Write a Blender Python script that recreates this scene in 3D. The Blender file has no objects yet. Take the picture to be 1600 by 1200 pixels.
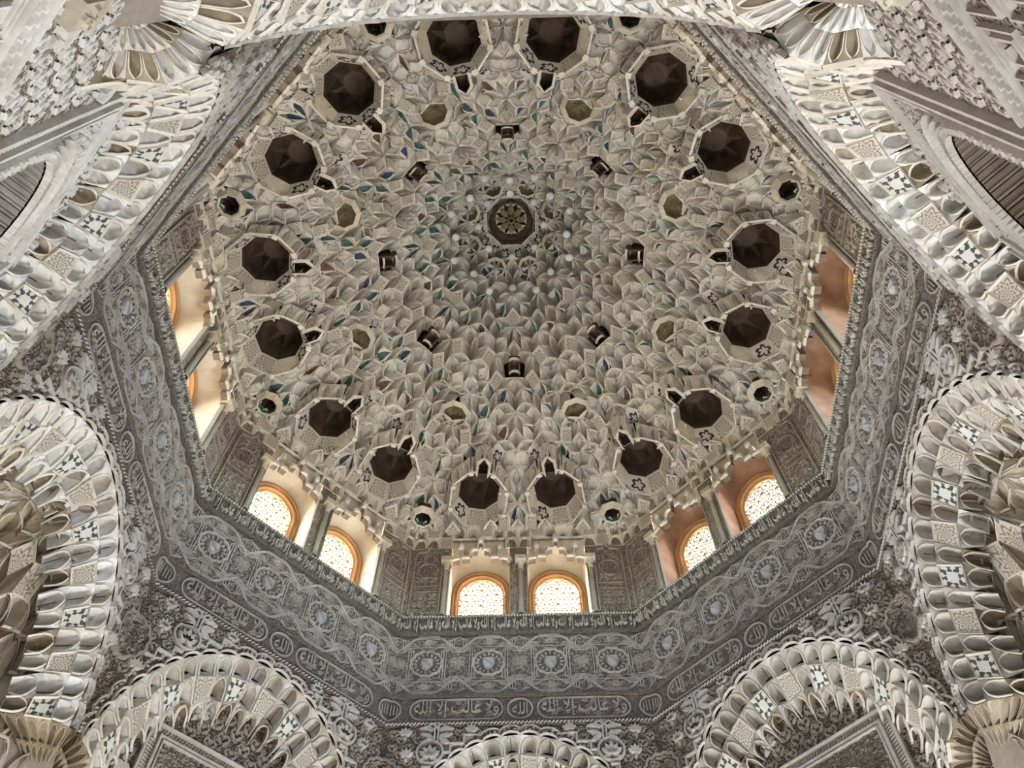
import bpy, math, random
from mathutils import Vector, Matrix
from math import sin, cos, pi, sqrt, radians, atan2, hypot, floor

# ------------------------------------------------------------------ camera
scene = bpy.context.scene
COL = scene.collection
cam_d = bpy.data.cameras.new('camera')
cam_d.sensor_fit = 'HORIZONTAL'
cam_d.sensor_width = 36.0
cam_d.lens = 36.0 * 1325.35 / 1600.0
cam = bpy.data.objects.new('camera', cam_d)
COL.objects.link(cam)
cam.matrix_world = (Matrix.Translation((0.127, -4.620, 1.6)) @ Matrix.Rotation(radians(1.459), 4, 'Z')
                    @ Matrix.Rotation(radians(90 + 61.809), 4, 'X') @ Matrix.Rotation(radians(-0.123), 4, 'Z'))
scene.camera = cam

# ------------------------------------------------------------------ world: bright hazy sky, pale roofs below
world = bpy.data.worlds.new('sky')
scene.world = world
world.use_nodes = True
wn = world.node_tree.nodes
wl = world.node_tree.links
wn.clear()
w_out = wn.new('ShaderNodeOutputWorld')
w_bg = wn.new('ShaderNodeBackground')
w_sky = wn.new('ShaderNodeTexSky')
w_sky.sky_type = 'NISHITA'
w_sky.sun_disc = False
w_sky.sun_elevation = radians(38)
w_sky.sun_rotation = radians(-40)      # towards the far left of the room
w_sky.dust_density = 1.5
w_tc = wn.new('ShaderNodeTexCoord')
w_sep = wn.new('ShaderNodeSeparateXYZ')
w_mr = wn.new('ShaderNodeMapRange')
w_mr.inputs['From Min'].default_value = -0.02
w_mr.inputs['From Max'].default_value = 0.02
w_mix = wn.new('ShaderNodeMix')
w_mix.data_type = 'RGBA'
w_mix.inputs['A'].default_value = (1.25, 1.08, 0.86, 1)     # sunlit roofs and courtyards
wl.new(w_tc.outputs['Generated'], w_sep.inputs[0])
wl.new(w_sep.outputs['Z'], w_mr.inputs['Value'])
wl.new(w_mr.outputs['Result'], w_mix.inputs['Factor'])
wl.new(w_sky.outputs['Color'], w_mix.inputs['B'])
wl.new(w_mix.outputs['Result'], w_bg.inputs['Color'])
w_bg.inputs['Strength'].default_value = 10.0
wl.new(w_bg.outputs['Background'], w_out.inputs['Surface'])

# ------------------------------------------------------------------ added fill lamps tilted up, standing in for door daylight off the floor
def door_fill_lamp(phi, a, z, sx, sz, watts, col, tilt):
    l = bpy.data.lights.new('door_fill', 'AREA')
    l.shape = 'RECTANGLE'
    l.size = sx
    l.size_y = sz
    l.energy = watts
    l.color = col
    o = bpy.data.objects.new('door_fill', l)
    COL.objects.link(o)
    p = radians(phi)
    o.location = (a * cos(p), a * sin(p), z)
    d = Vector((-cos(p) * cos(radians(tilt)), -sin(p) * cos(radians(tilt)), sin(radians(tilt))))
    o.rotation_euler = d.to_track_quat('-Z', 'Y').to_euler()
    return o
door_fill_lamp(45, 4.0, 1.7, 2.4, 3.2, 680, (0.89, 0.945, 1.0), 62)
door_fill_lamp(135, 4.0, 1.7, 2.4, 3.2, 210, (1.0, 0.93, 0.84), 62)
door_fill_lamp(225, 4.0, 1.7, 1.8, 3.0, 85, (1.0, 0.94, 0.86), 62)
door_fill_lamp(315, 4.0, 1.7, 1.8, 3.0, 120, (0.88, 0.94, 1.0), 62)
# sky portals in the sixteen drum windows: guide the sky light, add none of their own
for k in range(8):
    for s_ in (-1, 1):
        p_ = radians(45 * k)
        l_ = bpy.data.lights.new('window_portal', 'AREA')
        l_.shape = 'RECTANGLE'
        l_.size = 0.68
        l_.size_y = 1.35
        l_.cycles.is_portal = True
        o_ = bpy.data.objects.new('window_portal', l_)
        COL.objects.link(o_)
        o_.location = (4.56 * cos(p_) + sin(p_) * .59 * s_, 4.56 * sin(p_) - cos(p_) * .59 * s_, 11.34)
        o_.rotation_euler = Vector((-cos(p_), -sin(p_), 0)).to_track_quat('-Z', 'Z').to_euler()

scene.view_settings.view_transform = 'Standard'
scene.view_settings.look = 'None'
scene.view_settings.exposure = 0.45
scene.view_settings.gamma = 1.0
scene.view_settings.use_curve_mapping = False
try:
    scene.cycles.use_denoising = True
    scene.cycles.max_bounces = 3
    scene.cycles.use_adaptive_sampling = True
    scene.cycles.adaptive_threshold = 0.1
    scene.cycles.adaptive_min_samples = 16
    scene.cycles.diffuse_bounces = 2
except Exception:
    pass

random.seed(7)

# ------------------------------------------------------------------ materials
def new_mat(name, rough=0.9):
    m = bpy.data.materials.new(name)
    m.use_nodes = True
    nt = m.node_tree
    b = nt.nodes['Principled BSDF']
    b.inputs['Roughness'].default_value = rough
    b.inputs['Specular IOR Level'].default_value = 0.15
    return m, nt, b
def N(nt, t, **kw):
    n = nt.nodes.new(t)
    for k, v in kw.items():
        setattr(n, k, v)
    return n
def ramp(nt, stops):
    r = N(nt, 'ShaderNodeValToRGB')
    e = r.color_ramp.elements
    while len(e) < len(stops):
        e.new(0.5)
    for i, (p, c) in enumerate(stops):
        e[i].position = p
        e[i].color = (c[0], c[1], c[2], 1)
    return r
def math_n(nt, op, a, b=None, c=None):
    n = N(nt, 'ShaderNodeMath', operation=op)
    for i, x in enumerate((a, b, c)):
        if x is None:
            continue
        if isinstance(x, (int, float)):
            n.inputs[i].default_value = x
        else:
            nt.links.new(x, n.inputs[i])
    return n.outputs[0]
def mixc(nt, fac, a, b):
    m = N(nt, 'ShaderNodeMix', data_type='RGBA')
    for k, x in (('Factor', fac), ('A', a), ('B', b)):
        if isinstance(x, (int, float)):
            m.inputs[k].default_value = x
        elif isinstance(x, tuple):
            m.inputs[k].default_value = (x[0], x[1], x[2], 1)
        else:
            nt.links.new(x, m.inputs[k])
    return m.outputs['Result']

def wash(nt, c_lo, c_hi, scale=1.3, world_space=True):
    """aged plaster: blotchy lime wash"""
    if world_space:
        g = N(nt, 'ShaderNodeNewGeometry').outputs['Position']
    else:
        g = N(nt, 'ShaderNodeTexCoord').outputs['Object']
    n1 = N(nt, 'ShaderNodeTexNoise')
    n1.inputs['Scale'].default_value = scale
    n1.inputs['Detail'].default_value = 6
    nt.links.new(g, n1.inputs['Vector'])
    r = ramp(nt, [(0.30, c_lo), (0.68, c_hi)])
    nt.links.new(n1.outputs['Fac'], r.inputs['Fac'])
    return g, r.outputs['Color']

def plaster(name, c_lo, c_hi, spread=0.16, bump=0.25, scale=1.3, tint=None):
    m, nt, b = new_mat(name)
    g, col = wash(nt, c_lo, c_hi, scale)
    if tint:
        n3 = N(nt, 'ShaderNodeTexNoise')
        n3.inputs['Scale'].default_value = 0.55
        n3.inputs['Detail'].default_value = 3
        nt.links.new(g, n3.inputs['Vector'])
        r3 = ramp(nt, [(0.50, (0, 0, 0)), (0.66, (0.65, 0.65, 0.65))])
        nt.links.new(n3.outputs['Fac'], r3.inputs['Fac'])
        col = mixc(nt, r3.outputs['Color'], col, tint)
    oi = N(nt, 'ShaderNodeObjectInfo')
    v = math_n(nt, 'MULTIPLY_ADD', oi.outputs['Random'], spread * 2, 1 - spread)
    n2 = N(nt, 'ShaderNodeTexNoise')
    n2.inputs['Scale'].default_value = 22
    n2.inputs['Detail'].default_value = 4
    nt.links.new(g, n2.inputs['Vector'])
    v2 = math_n(nt, 'MULTIPLY_ADD', n2.outputs['Fac'], 0.5, 0.75)
    vv = math_n(nt, 'MULTIPLY', v, v2)
    hsv = N(nt, 'ShaderNodeHueSaturation')
    nt.links.new(col, hsv.inputs['Color'])
    nt.links.new(vv, hsv.inputs['Value'])
    nt.links.new(hsv.outputs['Color'], b.inputs['Base Color'])
    bp = N(nt, 'ShaderNodeBump')
    bp.inputs['Strength'].default_value = bump
    bp.inputs['Distance'].default_value = 0.01
    nt.links.new(n2.outputs['Fac'], bp.inputs['Height'])
    nt.links.new(bp.outputs['Normal'], b.inputs['Normal'])
    return m

def carved(name, c_hi, c_lo, scale=26, dist=0.02, tint=None):
    """fine carved stucco: small scrolls too fine to model, with dirt and shade in the grooves put into the colour"""
    m, nt, b = new_mat(name)
    g = N(nt, 'ShaderNodeTexCoord').outputs['Object']
    nz = N(nt, 'ShaderNodeTexNoise')
    nz.inputs['Scale'].default_value = scale * 0.35
    nt.links.new(g, nz.inputs['Vector'])
    add = N(nt, 'ShaderNodeMixRGB', blend_type='ADD')
    add.inputs['Fac'].default_value = 0.06
    nt.links.new(g, add.inputs['Color1'])
    nt.links.new(nz.outputs['Color'], add.inputs['Color2'])
    vo = N(nt, 'ShaderNodeTexVoronoi', feature='DISTANCE_TO_EDGE')
    vo.inputs['Scale'].default_value = scale
    nt.links.new(add.outputs['Color'], vo.inputs['Vector'])
    vo2 = N(nt, 'ShaderNodeTexVoronoi', feature='F1')
    vo2.inputs['Scale'].default_value = scale * 0.8
    nt.links.new(add.outputs['Color'], vo2.inputs['Vector'])
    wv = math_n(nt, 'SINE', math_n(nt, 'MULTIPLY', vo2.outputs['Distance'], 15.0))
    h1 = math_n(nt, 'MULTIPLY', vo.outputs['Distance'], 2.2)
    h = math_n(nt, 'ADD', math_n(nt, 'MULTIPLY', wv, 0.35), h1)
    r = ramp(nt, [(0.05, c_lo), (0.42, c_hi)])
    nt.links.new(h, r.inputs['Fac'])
    n1 = N(nt, 'ShaderNodeTexNoise')
    n1.inputs['Scale'].default_value = 1.7
    n1.inputs['Detail'].default_value = 5
    nt.links.new(g, n1.inputs['Vector'])
    v = math_n(nt, 'MULTIPLY_ADD', n1.outputs['Fac'], 0.5, 0.74)
    hsv = N(nt, 'ShaderNodeHueSaturation')
    nt.links.new(r.outputs['Color'], hsv.inputs['Color'])
    nt.links.new(v, hsv.inputs['Value'])
    c = hsv.outputs['Color']
    if tint:
        n3 = N(nt, 'ShaderNodeTexNoise')
        n3.inputs['Scale'].default_value = 1.1
        nt.links.new(g, n3.inputs['Vector'])
        f = math_n(nt, 'MULTIPLY', math_n(nt, 'GREATER_THAN', n3.outputs['Fac'], 0.55), 0.0)
        r3 = ramp(nt, [(0.5, (0, 0, 0)), (0.72, (0.55, 0.55, 0.55))])
        nt.links.new(n3.outputs['Fac'], r3.inputs['Fac'])
        c = mixc(nt, r3.outputs['Color'], c, tint)
    nt.links.new(c, b.inputs['Base Color'])
    bp = N(nt, 'ShaderNodeBump')
    bp.inputs['Strength'].default_value = 0.9
    bp.inputs['Distance'].default_value = dist
    nt.links.new(h, bp.inputs['Height'])
    nt.links.new(bp.outputs['Normal'], b.inputs['Normal'])
    return m

def flat(name, c, rough=0.85, vary=0.2, scale=9):
    m, nt, b = new_mat(name, rough)
    g, col = wash(nt, tuple(x * (1 - vary) for x in c), tuple(min(1, x * (1 + vary)) for x in c), scale)
    nt.links.new(col, b.inputs['Base Color'])
    return m

def stamp(name, kind, light, dark):
    """printed / stamped ornament on a small panel, from the panel's own UV"""
    m, nt, b = new_mat(name)
    uv = N(nt, 'ShaderNodeUVMap').outputs['UV']
    sp = N(nt, 'ShaderNodeSeparateXYZ')
    nt.links.new(uv, sp.inputs[0])
    x = math_n(nt, 'MULTIPLY_ADD', sp.outputs['X'], 2.0, -1.0)
    y = math_n(nt, 'MULTIPLY_ADD', sp.outputs['Y'], 2.0, -1.0)
    ax = math_n(nt, 'ABSOLUTE', x)
    ay = math_n(nt, 'ABSOLUTE', y)
    cheb = math_n(nt, 'MAXIMUM', ax, ay)
    r = math_n(nt, 'SQRT', math_n(nt, 'ADD', math_n(nt, 'MULTIPLY', x, x), math_n(nt, 'MULTIPLY', y, y)))
    th = math_n(nt, 'ARCTAN2', y, x)
    inb = math_n(nt, 'LESS_THAN', cheb, 0.86)
    if kind == 'square':        # pale square set in a ring of dark leaves
        hole = math_n(nt, 'GREATER_THAN', math_n(nt, 'ADD', math_n(nt, 'MULTIPLY', cheb, 0.6), math_n(nt, 'MULTIPLY', r, 0.5)), 0.50)
        lf = math_n(nt, 'SINE', math_n(nt, 'MULTIPLY', th, 8.0))
        lr = math_n(nt, 'SINE', math_n(nt, 'MULTIPLY', cheb, 15.0))
        lv = math_n(nt, 'GREATER_THAN', math_n(nt, 'ADD', lf, math_n(nt, 'MULTIPLY', lr, 0.8)), -0.15)
        mask = math_n(nt, 'MULTIPLY', math_n(nt, 'MULTIPLY', hole, lv), inb)
    elif kind == 'palmette':    # dark looping flower
        pet = math_n(nt, 'MULTIPLY_ADD', math_n(nt, 'ABSOLUTE', math_n(nt, 'SINE', math_n(nt, 'MULTIPLY', th, 2.5))), 0.34, 0.30)
        d = math_n(nt, 'ABSOLUTE', math_n(nt, 'SUBTRACT', r, pet))
        mask = math_n(nt, 'MULTIPLY', math_n(nt, 'LESS_THAN', d, 0.14), inb)
    else:                       # low relief rosette
        pet = math_n(nt, 'MULTIPLY_ADD', math_n(nt, 'COSINE', math_n(nt, 'MULTIPLY', th, 8.0)), 0.15, 0.52)
        d = math_n(nt, 'SINE', math_n(nt, 'MULTIPLY', math_n(nt, 'SUBTRACT', r, pet), 17.0))
        mask = math_n(nt, 'MULTIPLY', math_n(nt, 'LESS_THAN', d, -0.2), inb)
    g, col = wash(nt, tuple(x * 0.85 for x in light), light, 5)
    c = mixc(nt, mask, col, dark)
    nt.links.new(c, b.inputs['Base Color'])
    bp = N(nt, 'ShaderNodeBump')
    bp.inputs['Strength'].default_value = 0.5
    bp.inputs['Distance'].default_value = 0.012
    bp.invert = True
    nt.links.new(mask, bp.inputs['Height'])
    nt.links.new(bp.outputs['Normal'], b.inputs['Normal'])
    return m

M = {}
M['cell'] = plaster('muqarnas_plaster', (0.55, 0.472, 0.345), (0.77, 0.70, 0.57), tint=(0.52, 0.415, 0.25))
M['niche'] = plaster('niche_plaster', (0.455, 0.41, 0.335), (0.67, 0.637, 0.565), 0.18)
M['rim'] = plaster('muqarnas_rim', (0.64, 0.57, 0.46), (0.82, 0.76, 0.65), 0.05)
M['lip'] = plaster('worn_lip', (0.58, 0.51, 0.40), (0.76, 0.70, 0.60), 0.05, 0.2, 3)
M['white'] = plaster('whitewashed_plaster', (0.54, 0.48, 0.39), (0.82, 0.81, 0.79), 0.16, scale=2.6)
M['muted'] = plaster('muted_plaster', (0.36, 0.30, 0.225), (0.62, 0.59, 0.54), 0.18, scale=2.4)  # greyer, darker tone for the bands of the far and right sides
M['muted_rim'] = plaster('muted_rim', (0.44, 0.38, 0.29), (0.62, 0.565, 0.475), 0.06, 0.2, 3)
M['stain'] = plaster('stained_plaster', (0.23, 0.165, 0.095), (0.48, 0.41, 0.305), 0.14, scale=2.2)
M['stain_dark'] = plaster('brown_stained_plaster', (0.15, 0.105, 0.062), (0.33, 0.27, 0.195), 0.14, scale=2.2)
M['shell'] = plaster('rough_plaster', (0.26, 0.22, 0.17), (0.36, 0.31, 0.25), 0.0)
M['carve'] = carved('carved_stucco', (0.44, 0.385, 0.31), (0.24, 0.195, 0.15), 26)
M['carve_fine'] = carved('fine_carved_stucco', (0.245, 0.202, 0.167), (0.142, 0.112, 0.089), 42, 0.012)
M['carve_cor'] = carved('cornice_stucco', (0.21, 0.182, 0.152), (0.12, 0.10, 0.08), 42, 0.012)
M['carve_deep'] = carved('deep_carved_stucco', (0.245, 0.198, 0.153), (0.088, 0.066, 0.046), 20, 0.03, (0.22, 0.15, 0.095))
M['carve_white'] = carved('whitewashed_carved_stucco', (0.60, 0.555, 0.49), (0.22, 0.17, 0.125), 22, 0.03, (0.42, 0.33, 0.24))  # low colour paints in the shade between the carved strokes
M['carve_mid'] = carved('greyed_carved_stucco', (0.42, 0.38, 0.325), (0.16, 0.125, 0.092), 22, 0.03, (0.30, 0.215, 0.15))
M['relief_white'] = plaster('whitewashed_relief', (0.58, 0.54, 0.48), (0.76, 0.74, 0.70), 0.05, 0.2, 4)
M['relief'] = plaster('relief_stucco', (0.41, 0.365, 0.31), (0.53, 0.49, 0.435), 0.05, 0.2, 4)
M['relief_dim'] = plaster('strap_stucco', (0.265, 0.222, 0.183), (0.36, 0.313, 0.262), 0.04, 0.2, 4)
M['strap'] = plaster('strap_ribs', (0.32, 0.275, 0.23), (0.43, 0.38, 0.325), 0.04, 0.2, 4)
M['boss'] = plaster('boss_stucco', (0.31, 0.285, 0.26), (0.42, 0.40, 0.375), 0.05, 0.2, 4)
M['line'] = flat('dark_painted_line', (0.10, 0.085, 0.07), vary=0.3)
M['groove'] = flat('dark_groove', (0.125, 0.105, 0.088), vary=0.2)  # darker ribbon, wider than the strap it lies under
M['teal'] = flat('teal_paint', (0.07, 0.13, 0.115), vary=0.5)
M['blue'] = flat('blue_paint', (0.06, 0.08, 0.12), vary=0.5)
M['green'] = flat('green_paint', (0.08, 0.16, 0.10), vary=0.5)
M['maroon'] = flat('maroon_paint', (0.15, 0.085, 0.06), vary=0.4)
M['wood'] = flat('dark_wood', (0.085, 0.05, 0.035), vary=0.35, scale=5)
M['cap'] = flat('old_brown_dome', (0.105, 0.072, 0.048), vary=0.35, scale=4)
M['olive'] = flat('olive_dome', (0.26, 0.21, 0.11), vary=0.3, scale=6)
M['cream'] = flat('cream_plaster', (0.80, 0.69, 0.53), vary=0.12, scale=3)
M['terra'] = flat('terracotta_shaded_plaster', (0.46, 0.27, 0.17), vary=0.35, scale=3)  # terracotta tone with the dimmer light of these windows painted in
M['ochre'] = flat('ochre_moulding', (0.55, 0.31, 0.14), vary=0.15, scale=4)
M['lattice'] = flat('stucco_lattice', (0.40, 0.33, 0.24), vary=0.15)
M['plank'] = flat('grey_plank', (0.36, 0.33, 0.30), vary=0.25, scale=7)
M['plank_d'] = flat('brown_plank', (0.20, 0.155, 0.115), vary=0.25, scale=7)
M['marble'] = flat('grey_marble', (0.34, 0.305, 0.255), 0.7, 0.15, 3)
M['floor'] = flat('white_marble', (0.62, 0.60, 0.56), 0.4, 0.1, 1)
M['st_sq'] = stamp('stamped_square', 'square', (0.70, 0.66, 0.57), (0.075, 0.085, 0.08))
M['st_pal'] = stamp('stamped_palmette', 'palmette', (0.62, 0.57, 0.48), (0.045, 0.035, 0.04))
M['st_ros'] = stamp('stamped_rosette', 'rosette', (0.60, 0.54, 0.44), (0.26, 0.22, 0.16))

# ------------------------------------------------------------------ mesh helpers
class MB:
    def __init__(self):
        self.v = []; self.f = []; self.m = []; self.uv = []
        self.has_uv = False
    def add(self, p, uv=(0, 0)):
        self.v.append((p[0], p[1], p[2])); self.uv.append(uv)
        return len(self.v) - 1
    def face(self, idx, mat=0):
        self.f.append(tuple(idx)); self.m.append(mat)
    def quad(self, a, b, c, d, mat=0):
        i = [self.add(p, u) for p, u in ((a, (0, 0)), (b, (1, 0)), (c, (1, 1)), (d, (0, 1)))]
        self.face(i, mat)
    def poly(self, pts, mat=0):
        self.face([self.add(p) for p in pts], mat)
    def grid(self, fn, nu, nv, mat=0):
        """fn(i, j) -> point for 0<=i<=nu, 0<=j<=nv"""
        b = len(self.v)
        for j in range(nv + 1):
            for i in range(nu + 1):
                self.add(fn(i, j), (i / nu, j / nv))
        for j in range(nv):
            for i in range(nu):
                k = b + j * (nu + 1) + i
                mm = mat(i, j) if callable(mat) else mat
                self.face((k, k + 1, k + nu + 2, k + nu + 1), mm)
    def box(self, x0, x1, y0, y1, z0, z1, mat=0):
        P = [(x, y, z) for z in (z0, z1) for y in (y0, y1) for x in (x0, x1)]
        b = len(self.v)
        for p in P:
            self.add(p)
        for q in ((0, 1, 3, 2), (4, 6, 7, 5), (0, 4, 5, 1), (2, 3, 7, 6), (0, 2, 6, 4), (1, 5, 7, 3)):
            self.face([b + k for k in q], mat)
    def lathe(self, cx, cy, prof, n=10, mat=0, a0=0.0, a1=2 * pi):
        full = abs(a1 - a0 - 2 * pi) < 1e-6
        b = len(self.v)
        m = n if full else n + 1
        for r, z in prof:
            for k in range(m):
                a = a0 + (a1 - a0) * k / n
                self.add((cx + r * cos(a), cy + r * sin(a), z))
        for j in range(len(prof) - 1):
            for k in range(n):
                k2 = (k + 1) % m
                self.face((b + j * m + k, b + j * m + k2, b + (j + 1) * m + k2, b + (j + 1) * m + k), mat)
    # ---- relief on the plane y = Y, seen from -y; points are (x, z)
    def strap(self, pts, Y, w, h, closed=False, mat=0, flat_top=True):
        n = len(pts)
        rows = []
        for i in range(n):
            if closed:
                a, c = pts[i - 1], pts[(i + 1) % n]
            else:
                a, c = pts[max(0, i - 1)], pts[min(n - 1, i + 1)]
            dx, dz = c[0] - a[0], c[1] - a[1]
            l = hypot(dx, dz) or 1
            nx, nz = -dz / l, dx / l
            # mitre
            k = 1.0
            if 0 < i < n - 1 or closed:
                b_ = pts[i]
                e1 = (b_[0] - a[0], b_[1] - a[1]); l1 = hypot(*e1) or 1
                k = 1 / max(0.5, abs((e1[0] * dx + e1[1] * dz) / (l1 * l)))
            x, z = pts[i]
            ww = w * 0.5 * k
            if flat_top:
                rows.append([self.add((x - nx * ww, Y, z - nz * ww)), self.add((x - nx * ww * .75, Y - h, z - nz * ww * .75)),
                             self.add((x + nx * ww * .75, Y - h, z + nz * ww * .75)), self.add((x + nx * ww, Y, z + nz * ww))])
            else:
                rows.append([self.add((x - nx * ww, Y, z - nz * ww)), self.add((x, Y - h, z)), self.add((x + nx * ww, Y, z + nz * ww))])
        m = n if closed else n - 1
        for i in range(m):
            r0, r1 = rows[i], rows[(i + 1) % n]
            for k in range(len(r0) - 1):
                self.face((r0[k], r0[k + 1], r1[k + 1], r1[k]), mat)
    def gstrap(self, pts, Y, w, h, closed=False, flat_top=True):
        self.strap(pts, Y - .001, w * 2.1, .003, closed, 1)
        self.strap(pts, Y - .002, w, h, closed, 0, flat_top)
    def leaf(self, x, z, ang, L, W, Y, h, mat=0):
        """one pointed leaf lobe from (x,z) in direction ang"""
        ca, sa = cos(ang), sin(ang)
        def T(u, v, d):
            return (x + u * ca - v * sa, Y - d, z + u * sa + v * ca)
        sh = [(0, 0), (.3, .5), (.68, .38), (1, 0), (.68, -.38), (.3, -.5)]
        b = [self.add(T(u * L, v * W, 0)) for u, v in sh]
        t = [self.add(T((.08 + u * .84) * L, v * W * .72, h)) for u, v in sh]
        for k in range(6):
            self.face((b[k], b[(k + 1) % 6], t[(k + 1) % 6], t[k]), mat)
        self.face(t, mat)
    def palmette(self, x, z, ang, s, Y, h, n=5, mat=0):
        for k in range(n):
            a = (k - (n - 1) / 2) * (2.3 / n)
            self.leaf(x, z, ang + a, s * (1 - .22 * abs(a)), s * .42, Y, h, mat)
    def spiral(self, x, z, r, ang, turns, Y, w, h, hand=1, mat=0, n=9):
        pts = []
        for k in range(n + 1):
            t = k / n
            a = ang + hand * t * turns * 2 * pi
            rr = r * (1 - .72 * t)
            pts.append((x + rr * cos(a), z + rr * sin(a)))
        self.strap(pts, Y, w, h, False, mat, flat_top=False)
    def data(self, name, mats, smooth=True):
        me = bpy.data.meshes.new(name)
        me.from_pydata(self.v, [], self.f)
        for mm in mats:
            me.materials.append(M[mm])
        me.polygons.foreach_set('material_index', self.m)
        me.polygons.foreach_set('use_smooth', [smooth] * len(self.f))
        ul = me.uv_layers.new(name='UVMap')
        lu = []
        for f in self.f:
            for i in f:
                lu.extend(self.uv[i])
        ul.data.foreach_set('uv', lu)
        me.update()
        return me

def place(name, data, parent=None, loc=(0, 0, 0), rotz=0.0, **props):
    o = bpy.data.objects.new(name, data)
    COL.objects.link(o)
    o.location = loc
    o.rotation_euler = (0, 0, rotz)
    if parent is not None:
        o.parent = parent
    for k, v in props.items():
        o[k] = v
    return o

# ------------------------------------------------------------------ plan: octagon, apothem 4 m, walls named as seen
SIDES = [(90, 'far', 'squinch'), (135, 'far_left', 'wall'), (180, 'left', 'squinch'), (225, 'near_left', 'wall'),
         (270, 'near', 'squinch'), (315, 'near_right', 'wall'), (0, 'right', 'squinch'), (45, 'far_right', 'wall')]
AP = 4.0
HS = AP * math.tan(pi / 8)          # half side 1.657
Z_BAND, Z_FRZ, Z_COR, Z_SILL = 8.842, 9.264, 10.353, 10.67
Y_REC = 4.40                        # recessed wall plane under the wall arches

# ------------------------------------------------------------------ muqarnas tiling (squares and 45 degree rhombs, eightfold)
def ab_tiles(edge, rmax):
    e = [(cos(k * pi / 4), sin(k * pi / 4)) for k in range(4)]
    nmax = int(rmax / edge * 0.5) + 4
    tiles = []
    for i in range(4):
        for j in range(i + 1, 4):
            det = e[i][0] * e[j][1] - e[i][1] * e[j][0]
            for ki in range(-nmax, nmax):
                for kj in range(-nmax, nmax):
                    a, b = ki + .5, kj + .5
                    x = (a * e[j][1] - b * e[i][1]) / det
                    y = (b * e[i][0] - a * e[j][0]) / det
                    K = [floor(x * e[k][0] + y * e[k][1] - .5) + 1 for k in range(4)]
                    base = list(K)
                    base[i], base[j] = ki, kj
                    pts = []
                    for di, dj in ((0, 0), (1, 0), (1, 1), (0, 1)):
                        L = list(base)
                        L[i] += di; L[j] += dj
                        pts.append((edge * sum(L[k] * e[k][0] for k in range(4)), edge * sum(L[k] * e[k][1] for k in range(4))))
                    cx = sum(p[0] for p in pts) / 4
                    cy = sum(p[1] for p in pts) / 4
                    if hypot(cx, cy) < rmax:
                        tiles.append((pts, (j - i) == 2, (cx, cy)))
    return tiles

NSEG = 7
def leaf_w(a):
    """half width of the pointed niche at height a (0 foot, 1 head)"""
    if a < 0.10 or a > 0.93:
        return 0.0
    if a < 0.42:
        return 0.60 * (0.55 + 0.45 * sin((a - .10) / .32 * pi / 2))
    t = (a - 0.42) / 0.51
    return 0.60 * (1 - t ** 1.7)

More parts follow.
